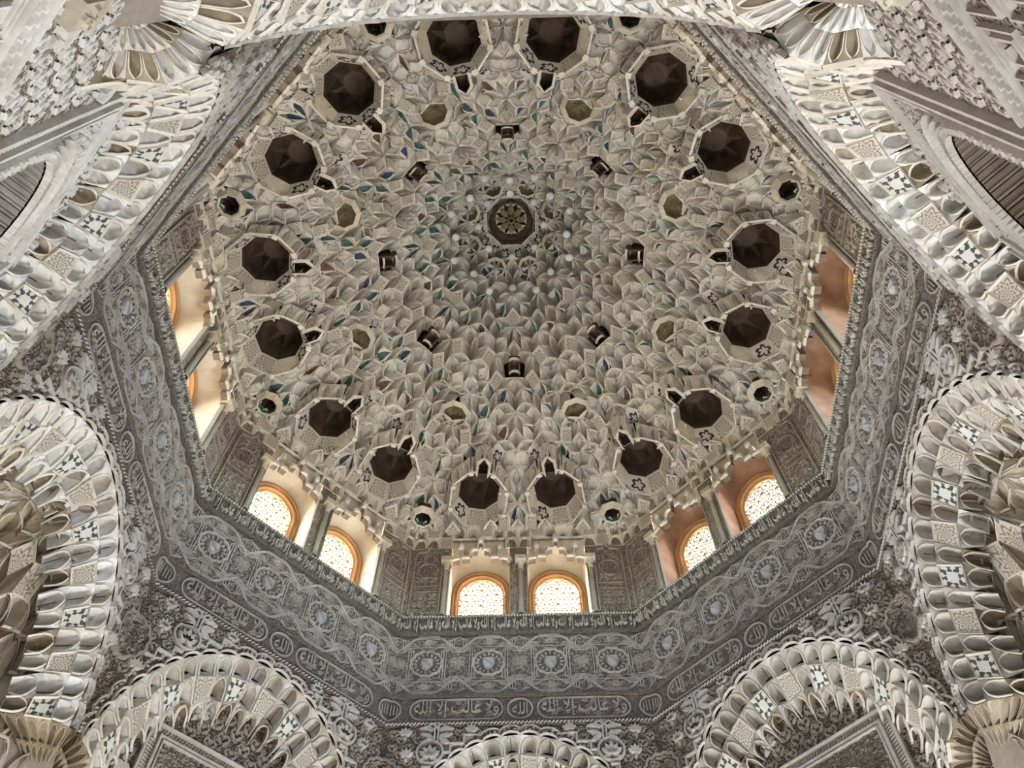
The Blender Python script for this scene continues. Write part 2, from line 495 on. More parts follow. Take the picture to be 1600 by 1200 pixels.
def cell_mesh(mb, pts, H, recess=0.25, m_a=0, m_b=None, m_rim=1, style='niche', keel=False, drop=0.0, m_in=None, m_line=None):
    """one muqarnas cell over the plan tile pts; H(x,y) gives the height of its corners.
    A pointed niche opens towards the higher inner corner; rims hang along its inner edges."""
    hs = [H(*p) for p in pts]
    o = min(range(4), key=lambda k: hs[k])
    O, S1, I, S2 = [pts[(o + k) % 4] for k in range(4)]
    zO, z1, zI, z2 = [hs[(o + k) % 4] for k in range(4)]
    zI = max(zI, max(z1, z2) + 0.03)
    zO -= drop
    size = hypot(S1[0] - O[0], S1[1] - O[1])
    dx, dy = O[0] - I[0], O[1] - I[1]
    dl = hypot(dx, dy) or 1
    dx, dy = dx / dl, dy / dl            # outwards
    def P(ii, jj, d=0.0):
        u, v = 1 - cos(ii * pi / 2), 1 - cos(jj * pi / 2)
        qu, qv = sin(ii * pi / 2), sin(jj * pi / 2)
        x = O[0] * (1 - u) * (1 - v) + S1[0] * u * (1 - v) + I[0] * u * v + S2[0] * (1 - u) * v
        y = O[1] * (1 - u) * (1 - v) + S1[1] * u * (1 - v) + I[1] * u * v + S2[1] * (1 - u) * v
        if style == 'panel':
            qu, qv = u, v
        z = zO * (1 - qu) * (1 - qv) + z1 * qu * (1 - qv) + zI * qu * qv + z2 * (1 - qu) * qv
        return (x + dx * d * .75, y + dy * d * .75, z + d * .65)
    def depth(ii, jj):
        a, b = (ii + jj) / 2, abs(ii - jj)
        w = leaf_w(a)
        if b >= w or w < .02:
            return 0.0
        t = b / w
        return size * recess * ((1 - t) * .9 + .25 if keel else sqrt(1 - t * t))
    n = NSEG
    if style == 'panel':
        mb.grid(lambda i, j: P(i / n, j / n, 0.05 * size if (0 < i < n and 0 < j < n) else 0), n, n, m_a)
    else:
        b0 = len(mb.v)
        for j in range(n + 1):
            for i in range(n + 1):
                mb.add(P(i / n, j / n, depth(i / n, j / n)), (i / n, j / n))
        for j in range(n):
            for i in range(n):
                k = b0 + j * (n + 1) + i
                hi = (i + j) >= n * 0.85
                ca, cb = (i + j + 1) / (2 * n), abs(i - j) / n
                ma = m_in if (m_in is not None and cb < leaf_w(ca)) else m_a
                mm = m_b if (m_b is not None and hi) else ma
                if i == j:
                    mb.face((k, k + 1, k + n + 2), ma)
                    mb.face((k, k + n + 2, k + n + 1), mm)
                else:
                    mb.face((k, k + 1, k + n + 2, k + n + 1), ma if i > j else mm)
        if m_line is not None:
            for off in ((0.0,) if keel else (-.16, .16)):
                prev = None
                for q in range(7):
                    a = .14 + .76 * q / 6
                    b_ = off * leaf_w(a) / .6
                    ii, jj = min(1, max(0, a + b_)), min(1, max(0, a - b_))
                    d = depth(ii, jj) - .012 * size
                    e = .022
                    ids = [mb.add(P(min(1, ii + e), max(0, jj - e), d)), mb.add(P(max(0, ii - e), min(1, jj + e), d))]
                    if prev:
                        mb.face((prev[0], prev[1], ids[1], ids[0]), m_line)
                    prev = ids
        # pale bead round the niche head
        prev = None
        A = [.14, .28, .42, .56, .70, .82, .92]
        path = [(a, 1) for a in A] + [(a, -1) for a in A[-2::-1]]
        for a, sg in path:
            w = leaf_w(a) * sg
            r0 = P(min(1, max(0, a + w * .5)), min(1, max(0, a - w * .5)), -.02 * size)
            w2 = (abs(w) + .13) * sg
            r1 = P(min(1, max(0, a + w2 * .5)), min(1, max(0, a - w2 * .5)), -.05 * size)
            ids = [mb.add(r0), mb.add(r1)]
            if prev:
                mb.face((prev[0], prev[1], ids[1], ids[0]), m_rim)
            prev = ids
    rw, rh = 0.07 * size, 0.13 * size
    for e in (0, 1):
        prev = None
        for k in range(n + 1):
            p = P(1, k / n) if e == 0 else P(k / n, 1)
            q = (p[0] + dx * rw, p[1] + dy * rw, p[2] - rh * 0.35)
            c = (p[0] - dx * rw * .3, p[1] - dy * rw * .3, p[2] - rh)
            t = (p[0] - dx * rw * .6, p[1] - dy * rw * .6, p[2] + rh * .5)
            ids = [mb.add(q), mb.add(c), mb.add(t)]
            if prev:
                mb.face((prev[0], prev[1], ids[1], ids[0]), m_rim)
                mb.face((prev[1], prev[2], ids[2], ids[1]), m_rim)
            prev = ids

# dome height over the plan
PT = [(0.0, 16.75), (0.3, 16.55), (0.5, 16.35), (1.0, 15.70), (1.5, 15.02), (2.0, 14.40), (2.5, 13.88), (3.0, 13.36), (3.5, 12.86), (3.9, 12.50), (4.6, 12.0)]
def interp(T, x):
    for (a, za), (b, zb) in zip(T, T[1:]):
        if x <= b:
            return za + (zb - za) * (x - a) / (b - a)
    return T[-1][1]
def octn(x, y):
    return max(x * cos(k * pi / 4) + y * sin(k * pi / 4) for k in range(8))
def dome_h(x, y):
    r = hypot(x, y)
    w = min(1.0, max(0.0, (r - 2.4) / 1.3))
    w = w * w * (3 - 2 * w)
    rho = r * (1 - w) + octn(x, y) * w
    th = atan2(y, x)
    z = interp(PT, rho)
    z += 0.10 * cos(8 * th) * math.exp(-((r - 1.75) / 0.45) ** 2)
    z -= 0.09 * cos(8 * th) * math.exp(-((r - 1.0) / 0.3) ** 2)
    z += 0.07 * cos(16 * th) * math.exp(-((r - 2.5) / 0.35) ** 2)
    return z

WELL_R, WELL_A, WELL_Z = 3.50, radians(10.17), 12.87
wells = [(WELL_R * cos(radians(45 * k) + s * WELL_A), WELL_R * sin(radians(45 * k) + s * WELL_A), radians(45 * k) + s * WELL_A, k, s)
         for k in range(8) for s in (-1, 1)]
cups = [(2.64, radians(22.5 + 45 * k)) for k in range(8)]
dcups = [(0.78, radians(22.5 + 45 * k)) for k in range(8)]
slots = [(2.03, radians(45 * k)) for k in range(8)]
holes = [(3.97, radians(22.5 + 45 * k)) for k in range(8)]
def excluded(cx, cy):
    for x, y, a, k, s in wells:
        if hypot(cx - x, cy - y) < 0.42:
            return True
        lx = (cx - x) * cos(a) + (cy - y) * sin(a)
        ly = -(cx - x) * sin(a) + (cy - y) * cos(a)
        if -.53 < lx < 0 and abs(ly) < .04:
            return True
    for lst, rad in ((cups, 0.17), (holes, 0.17), (dcups, 0.11)):
        for r, a in lst:
            if hypot(cx - r * cos(a), cy - r * sin(a)) < rad:
                return True
    for r, a in slots:
        lx = (cx * cos(a) + cy * sin(a)) - r
        ly = -cx * sin(a) + cy * cos(a)
        if abs(lx) < 0.19 and abs(ly) < 0.10:
            return True
    return hypot(cx, cy) < 0.20

def hash01(*a):
    h = 0
    for x in a:
        h = (h * 73856093 + int(round(x * 997)) * 19349663 + 83492791) & 0x7fffffff
    h ^= h >> 13
    h = (h * 1274126177) & 0x7fffffff
    return (h % 10007) / 10007.0

def niche_w(v):
    if v < .40:
        return .74
    t = (v - .40) / .54
    return .74 * (1 - t ** 2.2) if t < 1 else 0.0
def niche_patch(mb, A, B, C, D, depth, nrm, m_in=0, m_edge=1, m_line=None, n=7, keel=False):
    """pointed niche sunk into the quad A(bottom left) B(bottom right) C(top right) D(top left)"""
    A, B, C, D, nrm = map(Vector, (A, B, C, D, nrm))
    def S(u, v, d=0.0):
        return A.lerp(B, u).lerp(D.lerp(C, u), v) + nrm * d
    def dep(u, v):
        w = niche_w(v)
        b = abs(2 * u - 1)
        if w < .03 or b >= w:
            return 0.0
        t = b / w
        return depth * ((1 - t) * .85 + .2 if keel else sqrt(1 - t * t)) * (1 - .35 * max(0, v - .4))
    mb.grid(lambda i, j: S(i / n, j / n, dep(i / n, j / n)), n, n, m_in)
    vs = [0, .2, .4, .55, .7, .82, .93]
    path = [(v, 1) for v in vs] + [(v, -1) for v in vs[-2::-1]]
    prev = None
    for v, sg in path:
        w = niche_w(v)
        p = [S(.5 + .5 * sg * w, v, -.004), S(.5 + .5 * sg * (w + .08), v, -depth * .16), S(.5 + .5 * sg * min(1, w + .18), min(1, v + .04), -.002)]
        ids = [mb.add(q) for q in p]
        if prev:
            mb.face((prev[0], prev[1], ids[1], ids[0]), m_edge)
            mb.face((prev[1], prev[2], ids[2], ids[1]), m_edge)
        prev = ids
    if m_line is not None:
        prev = None
        for k in range(8):
            v = k / 7 * .9
            ids = [mb.add(S(.5 - .02, v, dep(.5, v) - .006)), mb.add(S(.5 + .02, v, dep(.5, v) - .006))]
            if prev:
                mb.face((prev[0], prev[1], ids[1], ids[0]), m_line)
            prev = ids
    # foot of the cell
    mb.quad(A, B, B + nrm * depth * .5, A + nrm * depth * .5, m_edge)

# ================================================================== CEILING
ceiling = place('ceiling', None, None, (0, 0, 12.0), kind='structure',
                label='honeycomb stalactite dome of pale plaster cells over the octagonal hall', category='ceiling')
CZ = -12.0
def cp(name, data, rotz=0.0, parent=None, **pr):
    return place(name, data, ceiling, (0, 0, CZ), rotz, **pr)

# backing shell behind the cells
mb = MB()
NT, NR = 128, 60
def shell_p(i, j):
    a = 2 * pi * i / NT
    r = 4.75 * j / NR
    x, y = r * cos(a), r * sin(a)
    z = dome_h(x, y) + 0.20
    for wx, wy, wa, k, s in wells:
        if hypot(x - wx, y - wy) < 0.50:
            z = max(z, 13.75)
    for lst, up in ((cups, .45), (slots, .6), (holes, .5), (dcups, .4)):
        for rr, aa in lst:
            if hypot(x - rr * cos(aa), y - rr * sin(aa)) < 0.30:
                z = max(z, dome_h(rr * cos(aa), rr * sin(aa)) + up)
    return (x, y, z)
mb.grid(shell_p, NT, NR)
cp('vault_shell', mb.data('vault_shell', ['shell']), label='rough plaster backing seen in gaps between the cells')

tiles = ab_tiles(0.180, 4.3)
canon = {}
for pts, sq, (cx, cy) in tiles:
    if octn(cx, cy) > 3.90 or excluded(cx, cy):
        continue
    a = atan2(cy, cx) % (pi / 4)
    if a > pi / 4 - 1e-4:
        a = 0.0
    sec = atan2(cy, cx) % (2 * pi)
    if sec > pi / 4 - 1e-4 and sec < 2 * pi - 1e-4:
        continue
    canon[(round(cx, 4), round(cy, 4))] = (pts, sq, hypot(cx, cy))
cells = {'carved_tile': [], 'painted_cell': [], 'square_cell': [], 'rhombic_cell': []}
for (cx, cy), (pts, sq, r) in canon.items():
    a = atan2(cy, cx)
    a = min(a, pi / 4 - a)
    h = hash01(r, a)
    if sq and h < 0.34:
        cells['carved_tile'].append((r, pts, h))
    elif (sq and h < 0.46) or ((not sq) and h < 0.12):
        cells['painted_cell'].append((r, pts, h))
    elif sq:
        cells['square_cell'].append((r, pts, h))
    else:
        cells['rhombic_cell'].append((r, pts, h))
stuff = MB()
for kind, lst in cells.items():
    lst.sort(key=lambda c: -c[0])
    for n, (r, pts, h) in enumerate(lst):
        one = MB()
        mats = ['cell', 'rim', 'niche', 'line']
        if kind == 'carved_tile':
            mats = [('st_ros', 'st_pal', 'st_ros')[int(h * 1000) % 3], 'rim']
            cell_mesh(one, pts, dome_h, style='panel')
        elif kind == 'painted_cell':
            mats = ['cell', 'rim', 'niche', ('teal', 'teal', 'blue', 'green', 'maroon')[int(h * 1000) % 5]]
            cell_mesh(one, pts, dome_h, 0.40, 0, 3, drop=.05, m_in=2)
        else:
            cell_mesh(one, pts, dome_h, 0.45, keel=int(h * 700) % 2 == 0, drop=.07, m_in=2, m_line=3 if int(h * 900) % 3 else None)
        if n < 37:
            d = one.data(kind, mats)
            for k in range(8):
                cp(kind, d, k * pi / 4)
        else:
            tab = {'cell': 0, 'rim': 1, 'st_ros': 2, 'st_pal': 2, 'teal': 3, 'blue': 4, 'green': 3, 'maroon': 3, 'niche': 5, 'line': 6}
            for k in range(8):
                c, s = cos(k * pi / 4), sin(k * pi / 4)
                b = len(stuff.v)
                for p, u in zip(one.v, one.uv):
                    stuff.add((p[0] * c - p[1] * s, p[0] * s + p[1] * c, p[2]), u)
                for f, m in zip(one.f, one.m):
                    stuff.face([b + q for q in f], tab[mats[m]])
cp('high_small_cells', stuff.data('high_small_cells', ['cell', 'rim', 'st_ros', 'teal', 'blue', 'niche', 'line']), kind='stuff',
   label='dense mass of small plaster cells high in the dome')

# the sixteen octagonal wells over the windows
def oc(rad, k):
    a = pi / 8 + k * pi / 4
    return rad * cos(a), rad * sin(a)
lip, mid, top = [], [], []
for k in range(8):
    x, y = oc(0.50, k)
    lip.append((x, y, 12.73 - .26 * y))
    x, y = oc(0.345, k)
    mid.append((x, y, 12.97 - .12 * y))
    x, y = oc(0.33, k)
    top.append((x, y, 13.25))
collar = MB()
for k in range(8):
    k2 = (k + 1) % 8
    a, b_ = Vector(lip[k]), Vector(lip[k2])
    m = (a + b_) / 2
    out = Vector((m.x, m.y, 0)).normalized()
    # face outside the lip, rising to the cells around it: two small niches
    hgt = .10 if m.y > 0.1 else (.22 if m.y > -.2 else .34)
    for t0, t1 in (((0, .5), (.5, 1)) if k != 5 else ((0, .30), (.70, 1))):
        p, q = a.lerp(b_, t0), a.lerp(b_, t1)
        up = Vector((0, 0, hgt)) + out * .05
        niche_patch(collar, p, q, q + up, p + up, .055, -out, 2, 1, 3, 6, keel=True)
    e = .045
    ai, bi = Vector((a.x * .945, a.y * .945, a.z - .01)), Vector((b_.x * .945, b_.y * .945, b_.z - .01))
    if k != 5:
        collar.quad(a, b_, bi, ai, 1)
    else:
        collar.quad(a, a.lerp(b_, .3), ai.lerp(bi, .3), ai, 1)
        collar.quad(a.lerp(b_, .7), b_, bi, ai.lerp(bi, .7), 1)
    # pale blocks on the lip corners
    if a.y < 0.45:
        bx = Vector((a.x * .93, a.y * .93, a.z - .05))
        d1 = Vector((a.x, a.y, 0)).normalized() * .035
        d2 = Vector((-d1.y, d1.x, 0))
        pts_ = [bx - d1 - d2, bx - d1 + d2, bx + d1 + d2, bx + d1 - d2]
        hi_ = [q_ + Vector((0, 0, .16)) for q_ in pts_]
        collar.poly(pts_, 1)
        for q_ in range(4):
            collar.quad(pts_[q_], pts_[(q_ + 1) % 4], hi_[(q_ + 1) % 4], hi_[q_], 1)
d_skirt = collar.data('cupola_well', ['cell', 'lip', 'niche', 'line'], False)
panels = []
for k in range(8):
    k2 = (k + 1) % 8
    pm = MB()
    A_ = [Vector((v_[0] * .945, v_[1] * .945, v_[2] - .01)) for v_ in (lip[k], lip[k2])]
    pm.quad(A_[0], A_[1], mid[k2], mid[k], 0)
    pm.quad(A_[0].lerp(A_[1], .0), A_[0].lerp(A_[1], .08), Vector(mid[k]).lerp(Vector(mid[k2]), .08) * .985 , Vector(mid[k]) * .985, 1) if False else None
    panels.append(pm.data('well_panel', [('st_ros', 'st_pal', 'st_pal', 'cell')[k % 4] if k != 1 else 'st_ros'], False))
cap = MB()
for k in range(8):
    k2 = (k + 1) % 8
    cap.quad(mid[k], mid[k2], top[k2], top[k], 0)
    am = pi / 8 + (k + .5) * pi / 4
    inner = [(0.16 * cos(pi / 8 + q * pi / 4), 0.16 * sin(pi / 8 + q * pi / 4), 13.46) for q in (k, k + 1)]
    star = (0.26 * cos(am), 0.26 * sin(am), 13.56)
    cap.poly([top[k], top[k2], star], 0)
    cap.poly([top[k], star, inner[0]], 0)
    cap.poly([top[k2], inner[1], star], 0)
    cap.poly([inner[0], star, inner[1]], 0)
    cap.poly([inner[0], inner[1], (0, 0, 13.50)], 0)
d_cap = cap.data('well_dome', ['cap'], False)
# dark keyhole notch on the inner side of each well
key = MB()
kx = .5 * sin(pi / 8) * .4
ky, zk, zt = -.5 * cos(pi / 8), 12.80, 13.12
outl = [(-kx, ky + .06), (-kx, ky - .12), (0, ky - .21), (kx, ky - .12), (kx, ky + .06)]
for p, q in zip(outl, outl[1:]):
    key.quad((p[0], p[1], zk + (ky - p[1]) * .45), (q[0], q[1], zk + (ky - q[1]) * .45), (q[0], q[1], zt), (p[0], p[1], zt), 0)
    key.quad((p[0], p[1], zk + (ky - p[1]) * .45), (q[0], q[1], zk + (ky - q[1]) * .45),
             (q[0] * 1.5, q[1] - .025, zk + .05 + (ky - q[1]) * .45), (p[0] * 1.5, p[1] - .025, zk + .05 + (ky - p[1]) * .45), 1)
key.poly([(x, y, zt) for x, y in outl], 0)
for p, q in zip(outl, outl[1:]):
    P4 = [Vector(v_) for v_ in ((p[0] * 1.5, p[1] - .02, zk + .05 + (ky - p[1]) * .45), (q[0] * 1.5, q[1] - .02, zk + .05 + (ky - q[1]) * .45), (q[0] * 1.9, q[1] - .06, zt + .16), (p[0] * 1.9, p[1] - .06, zt + .16))]
    nv = (P4[1] - P4[0]).cross(P4[3] - P4[0]).normalized()
    if nv.y < 0:
        nv = -nv
    niche_patch(key, P4[0], P4[1], P4[2], P4[3], .05, nv, 3, 1, None, 6, keel=True)
d_key = key.data('keyhole_notch', ['cap', 'lip', 'cell', 'niche'], False)
for wx, wy, wa, k, s in wells:
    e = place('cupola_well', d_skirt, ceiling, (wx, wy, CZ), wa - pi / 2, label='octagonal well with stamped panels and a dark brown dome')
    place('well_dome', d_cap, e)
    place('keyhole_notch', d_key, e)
    for pd in panels:
        place('well_panel', pd, e)

# small dark hole domes at the eight corners, small olive cups, radial dark slots
hm = MB()
prof = [(0.22, 12.60), (0.16, 12.50), (0.135, 12.52), (0.125, 12.62), (0.12, 12.85), (0.0, 12.95)]
hm.lathe(0, 0, prof[:3], 8, 0)
hm.lathe(0, 0, prof[2:4], 8, 2)
hm.lathe(0, 0, prof[3:], 8, 1)
d_hole = hm.data('corner_eye', ['cell', 'wood', 'green'], False)
for r, a in holes:
    place('corner_eye', d_hole, ceiling, (r * cos(a), r * sin(a), CZ + 0.03), a + pi / 8, label='small round dark eye in the corner of the dome')
cm = MB()
for k in range(8):
    a0, a1 = pi / 4 * k, pi / 4 * (k + 1)
    def cpt(a, t):
        r = 0.20 * (1 - t ** 1.5)
        return (r * cos(a), r * sin(a), 0.22 * sin(t * pi / 2))
    am = (a0 + a1) / 2
    for j in range(4):
        t0, t1 = j / 4, (j + 1) / 4
        def bulge(t):
            p = cpt(am, t)
            return (p[0] * .93, p[1] * .93, p[2] + .03)
        cm.quad(cpt(a0, t0), bulge(t0), bulge(t1), cpt(a0, t1), 0)
        cm.quad(bulge(t0), cpt(a1, t0), cpt(a1, t1), bulge(t1), 0)
    cm.quad((.20 * cos(a0), .20 * sin(a0), 0), (.20 * cos(a1), .20 * sin(a1), 0), (.27 * cos(a1), .27 * sin(a1), .06), (.27 * cos(a0), .27 * sin(a0), .06), 1)
d_cup = cm.data('ribbed_cup', ['olive', 'cell'], False)
for r, a in cups:
    o = place('ribbed_cup', d_cup, ceiling, (r * cos(a), r * sin(a), CZ + 13.70), a + pi / 8, label='little olive ribbed cup among the cells')
dm = MB()
for k in range(8):
    a0, a1 = pi / 4 * k, pi / 4 * (k + 1)
    for (r0_, z0_), (r1_, z1_) in zip([(.15, 0), (.145, .10), (.10, .20)], [(.145, .10), (.10, .20), (0.0, .25)]):
        dm.quad((r0_ * cos(a0), r0_ * sin(a0), z0_), (r0_ * cos(a1), r0_ * sin(a1), z0_), (r1_ * cos(a1), r1_ * sin(a1), z1_), (r1_ * cos(a0), r1_ * sin(a0), z1_), 0)
    dm.quad((.15 * cos(a0), .15 * sin(a0), 0), (.15 * cos(a1), .15 * sin(a1), 0), (.20 * cos(a1), .20 * sin(a1), .05), (.20 * cos(a0), .20 * sin(a0), .05), 1)
d_dcup = dm.data('crown_cup', ['olive', 'cell'], False)
for r, a in dcups:
    place('crown_cup', d_dcup, ceiling, (r * cos(a), r * sin(a), CZ + dome_h(r * cos(a), r * sin(a)) - .06), a + pi / 8)
sm = MB()
sm.box(-0.19, 0.19, -0.075, 0.075, 0.30, 0.34, 0)
for yy in (-0.085, 0.085):
    sm.box(-0.17, 0.17, yy - .010, yy + .010, 0.10, 0.36, 1)
for xx, zz in ((-0.17, .14), (0.02, .04)):
    for q in range(6):
        a0_, a1_ = pi * q / 6, pi * (q + 1) / 6
        sm.quad((xx, .078 * cos(a0_), zz + .09 * sin(a0_)), (xx, .078 * cos(a1_), zz + .09 * sin(a1_)), (xx - .03, .10 * cos(a1_), zz + .13 * sin(a1_)), (xx - .03, .10 * cos(a0_), zz + .13 * sin(a0_)), 2)
d_slot = sm.data('dark_slot', ['wood', 'cap', 'rim'], False)
for r, a in slots:
    place('dark_slot', d_slot, ceiling, (r * cos(a), r * sin(a), CZ + 14.34), a, label='narrow dark slot between pale ribs of the dome')
# crowning rosette
ro = MB()
ro.lathe(0, 0, [(0.40, 16.30), (0.36, 16.42), (0.30, 16.50), (0.26, 16.66), (0.0, 16.74)], 16, 0)
d = ro.data('crown_well', ['cap'], False)
crown = cp('crown_well', d, label='dark crowning well at the apex of the dome')
for k in range(8):
    pe = MB()
    a = k * pi / 4
    c, s = cos(a), sin(a)
    P = [(.07, 0), (.14, .055), (.21, .05), (.25, 0), (.21, -.05), (.14, -.055)]
    ids = [pe.add((x * c - y * s, x * s + y * c, 16.50)) for x, y in P]
    ctr = pe.add((.16 * c, .16 * s, 16.45))
    for q in range(6):
        pe.face((ids[q], ids[(q + 1) % 6], ctr))
    place('rosette_petal', pe.data('rosette_petal', ['olive'], False), crown)
ey = MB()
ey.lathe(0, 0, [(0.075, 16.46), (0.06, 16.43), (0.04, 16.45), (0.035, 16.60)], 10)
place('rosette_eye', ey.data('rosette_eye', ['olive'], False), crown)
# pale pendant knobs hanging round the crown
kn = MB()
kn.lathe(0, 0, [(0.0, -0.07), (0.045, -0.07), (0.068, -0.05), (0.05, -0.02), (0.035, 0.12)], 8)
d_kn = kn.data('pendant_knob', ['white'], False)
for rr, off, zz in ((0.58, 0.0, 15.95), (0.95, 0.0, 15.46), (1.08, 22.5, 15.08)):
    for k in range(8):
        a = radians(off + 45 * k)
        z = dome_h(rr * cos(a), rr * sin(a)) - 0.05
        place('pendant_knob', d_kn, ceiling, (rr * cos(a), rr * sin(a), CZ + z))

# ================================================================== shared wall parts (built for the far side, y outwards)
# --- arch outline (x, z) on the octagon face
AC, AA, AB_ = 6.55, 1.575, 2.12
NCOL = 22
AL0 = math.asin((6.85 - AC) / AB_)
def arch_pt(al, off=0.0):
    x, z = AA * cos(al), AC + AB_ * sin(al)
    nx, nz = cos(al) / AA, sin(al) / AB_
    l = hypot(nx, nz)
    return (x - nx / l * off * .8, z - nz / l * off * .8 - off * .25)
# even columns along the arch length
_s = [0.0]
_al = [AL0 + (pi - 2 * AL0) * k / 400 for k in range(401)]
for k in range(400):
    p, q = arch_pt(_al[k]), arch_pt(_al[k + 1])
    _s.append(_s[-1] + hypot(p[0] - q[0], p[1] - q[1]))
def al_at(f):
    t = f * _s[-1]
    for k in range(400):
        if _s[k + 1] >= t:
            return _al[k] + (_al[k + 1] - _al[k]) * (t - _s[k]) / (_s[k + 1] - _s[k])
    return _al[-1]
COLS = [al_at(k / NCOL) for k in range(NCOL + 1)]     # from right to left
def scallop(f, off=0.0):
    """outline with rounded lobes; f in columns"""
    k = f * 2.0
    al = al_at(min(1, max(0, f / NCOL)))
    lob = 0.045 * abs(sin(pi * f)) ** 0.6
    return arch_pt(al, off - lob)
OUT = [scallop(NCOL * k / (NCOL * 6)) for k in range(NCOL * 6 + 1)]

D_ = {}
# spandrel face between arch and band
mb = MB()
def box_pt(p):
    cx, cz = 0.0, 6.6
    dx, dz = p[0] - cx, p[1] - cz
    t = 1e9
    if dx > 1e-6: t = min(t, (HS - cx) / dx)
    if dx < -1e-6: t = min(t, (-HS - cx) / dx)
    if dz > 1e-6: t = min(t, (Z_BAND + .01 - cz) / dz)
    return (cx + dx * t, cz + dz * t)
prev = None
rows = []
for p in OUT:
    q = box_pt(p)
    rows.append((p, q))
# add the rectangle corners
for (p0, q0), (p1, q1) in zip(rows, rows[1:]):
    mb.quad((p0[0], 4, p0[1]), (q0[0], 4, q0[1]), (q1[0], 4, q1[1]), (p1[0], 4, p1[1]))
    if abs(abs(q0[0]) - HS) < 1e-6 and abs(q1[1] - Z_BAND - .01) < 1e-6 or abs(abs(q1[0]) - HS) < 1e-6 and abs(q0[1] - Z_BAND - .01) < 1e-6:
        cxn = HS if q0[0] > 0 else -HS
        mb.poly([(q0[0], 4, q0[1]), (cxn, 4, Z_BAND + .01), (q1[0], 4, q1[1])])
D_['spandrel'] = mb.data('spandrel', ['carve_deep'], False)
# scalloped double border along the arch
mb = MB()
mb.strap([(x, z) for x, z in OUT], 4.0, 0.03, 0.03, flat_top=False)
mb.strap([scallop(NCOL * k / (NCOL * 6), -0.085) for k in range(NCOL * 6 + 1)], 4.0, 0.026, 0.025, flat_top=False)
for k in range(NCOL * 6):
    p = scallop(NCOL * (k + .5) / (NCOL * 6), -0.043)
    mb.leaf(p[0] - .02, p[1], random.random() * 6, .045, .03, 4.0, .018)
D_['border'] = mb.data('scalloped_border', ['relief'], False)

# arch band cells: three tiers from the face back to the recessed plane
OFFS = [(0.0, 4.0), (0.17, 4.12), (0.35, 4.27), (0.52, 4.41)]
def band_pt(col, row, lob=False):
    off, y = OFFS[row]
    x, z = arch_pt(COLS[col], off + (.035 if (col + row) % 2 and 0 < row else 0))
    return (x, y - (.03 if (col + row) % 2 and 0 < row < 3 else 0), z - (.06 if (col + row) % 2 and row == 2 else 0))
band_cells = []
for row in range(3):
    for c in range(NCOL):
        one = MB()
        # orientation: top = front tier; seen from inside left = higher column index
        A = band_pt(c + 1, row + 1); B = band_pt(c, row + 1); Cc = band_pt(c, row); Dd = band_pt(c + 1, row)
        al = (COLS[c] + COLS[c + 1]) / 2
        nx, nz = cos(al) / AA, sin(al) / AB_
        l = hypot(nx, nz)
        nrm = Vector((nx / l * .7, 0.45, nz / l * .7)).normalized()
        mats = ['white', 'rim']
        name = 'band_niche'
        if row == 1 and c % 2 == 0:
            mats = [('st_sq', 'st_ros')[(c // 2) % 2], 'rim']
            name = 'stamped_panel'
            a_, b2, c2, d2 = map(Vector, (A, B, Cc, Dd))
            f = -nrm * 0.012
            one.quad(a_ + f, b2 + f, c2 + f, d2 + f, 0)
            for p, q in ((a_, b2), (b2, c2), (c2, d2), (d2, a_)):
                m_ = (a_ + b2 + c2 + d2) / 4
                one.quad(p + f * 3, q + f * 3, q.lerp(m_, .13) + f * 1.5, p.lerp(m_, .13) + f * 1.5, 1)
                one.quad(p, q, q + f * 3, p + f * 3, 1)
        else:
            if row == 2:
                # pendants hang a little below the tier
                A = (A[0], A[1], A[2] - (.10 if c % 2 else 0.02)); B = (B[0], B[1], B[2] - (.10 if c % 2 else .02))
                name = 'band_pendant'
                mats = ['white' if (c % 3) else 'stain', 'rim']
            if row == 0 and c % 2:
                mats = ['white', 'rim']
            niche_patch(one, A, B, Cc, Dd, 0.15 if row < 2 else 0.18, nrm, m_line=2, keel=(c % 2 == 0))
            if row == 2 and c % 2 == 0:
                # dark little under-hood
                a_, b2 = Vector(A), Vector(B)
                one.quad(a_, b2, b2 + nrm * .10 + Vector((0, .02, .06)), a_ + nrm * .10 + Vector((0, .02, .06)), 3)
                mats = mats + ['line', ('teal', 'green', 'stain')[c % 3]]
        if len(mats) < 3:
            mats = mats + ['line']
        band_cells.append((name, one.data(name, mats)))

# --- scattered carved scrolls and leaves inside a region of the plane y = Y
def scrolls(mb, test, x0, x1, z0, z1, step, Y, seed, size=0.055, h=0.022, leaf=0.35):
    rnd = random.Random(seed)
    nz = int((z1 - z0) / step)
    nx = int((x1 - x0) / step)
    for j in range(nz + 1):
        for i in range(nx + 1):
            x = x0 + (i + (.5 if j % 2 else 0)) * step + rnd.uniform(-.2, .2) * step
            z = z0 + j * step + rnd.uniform(-.2, .2) * step
            if not test(x, z):
                continue
            if rnd.random() < leaf:
                a = rnd.uniform(0, 2 * pi)
                s = size * rnd.uniform(1.0, 1.7)
                mb.leaf(x, z, a, s, s * .5, Y, h * 1.2)
                mb.leaf(x, z, a + 1.6, s * .8, s * .45, Y, h)
                mb.leaf(x, z, a - 1.6, s * .8, s * .45, Y, h)
            else:
                mb.spiral(x, z, size * rnd.uniform(.75, 1.1), rnd.uniform(0, 6.3), 1.35, Y, size * .33, h, rnd.choice((-1, 1)))
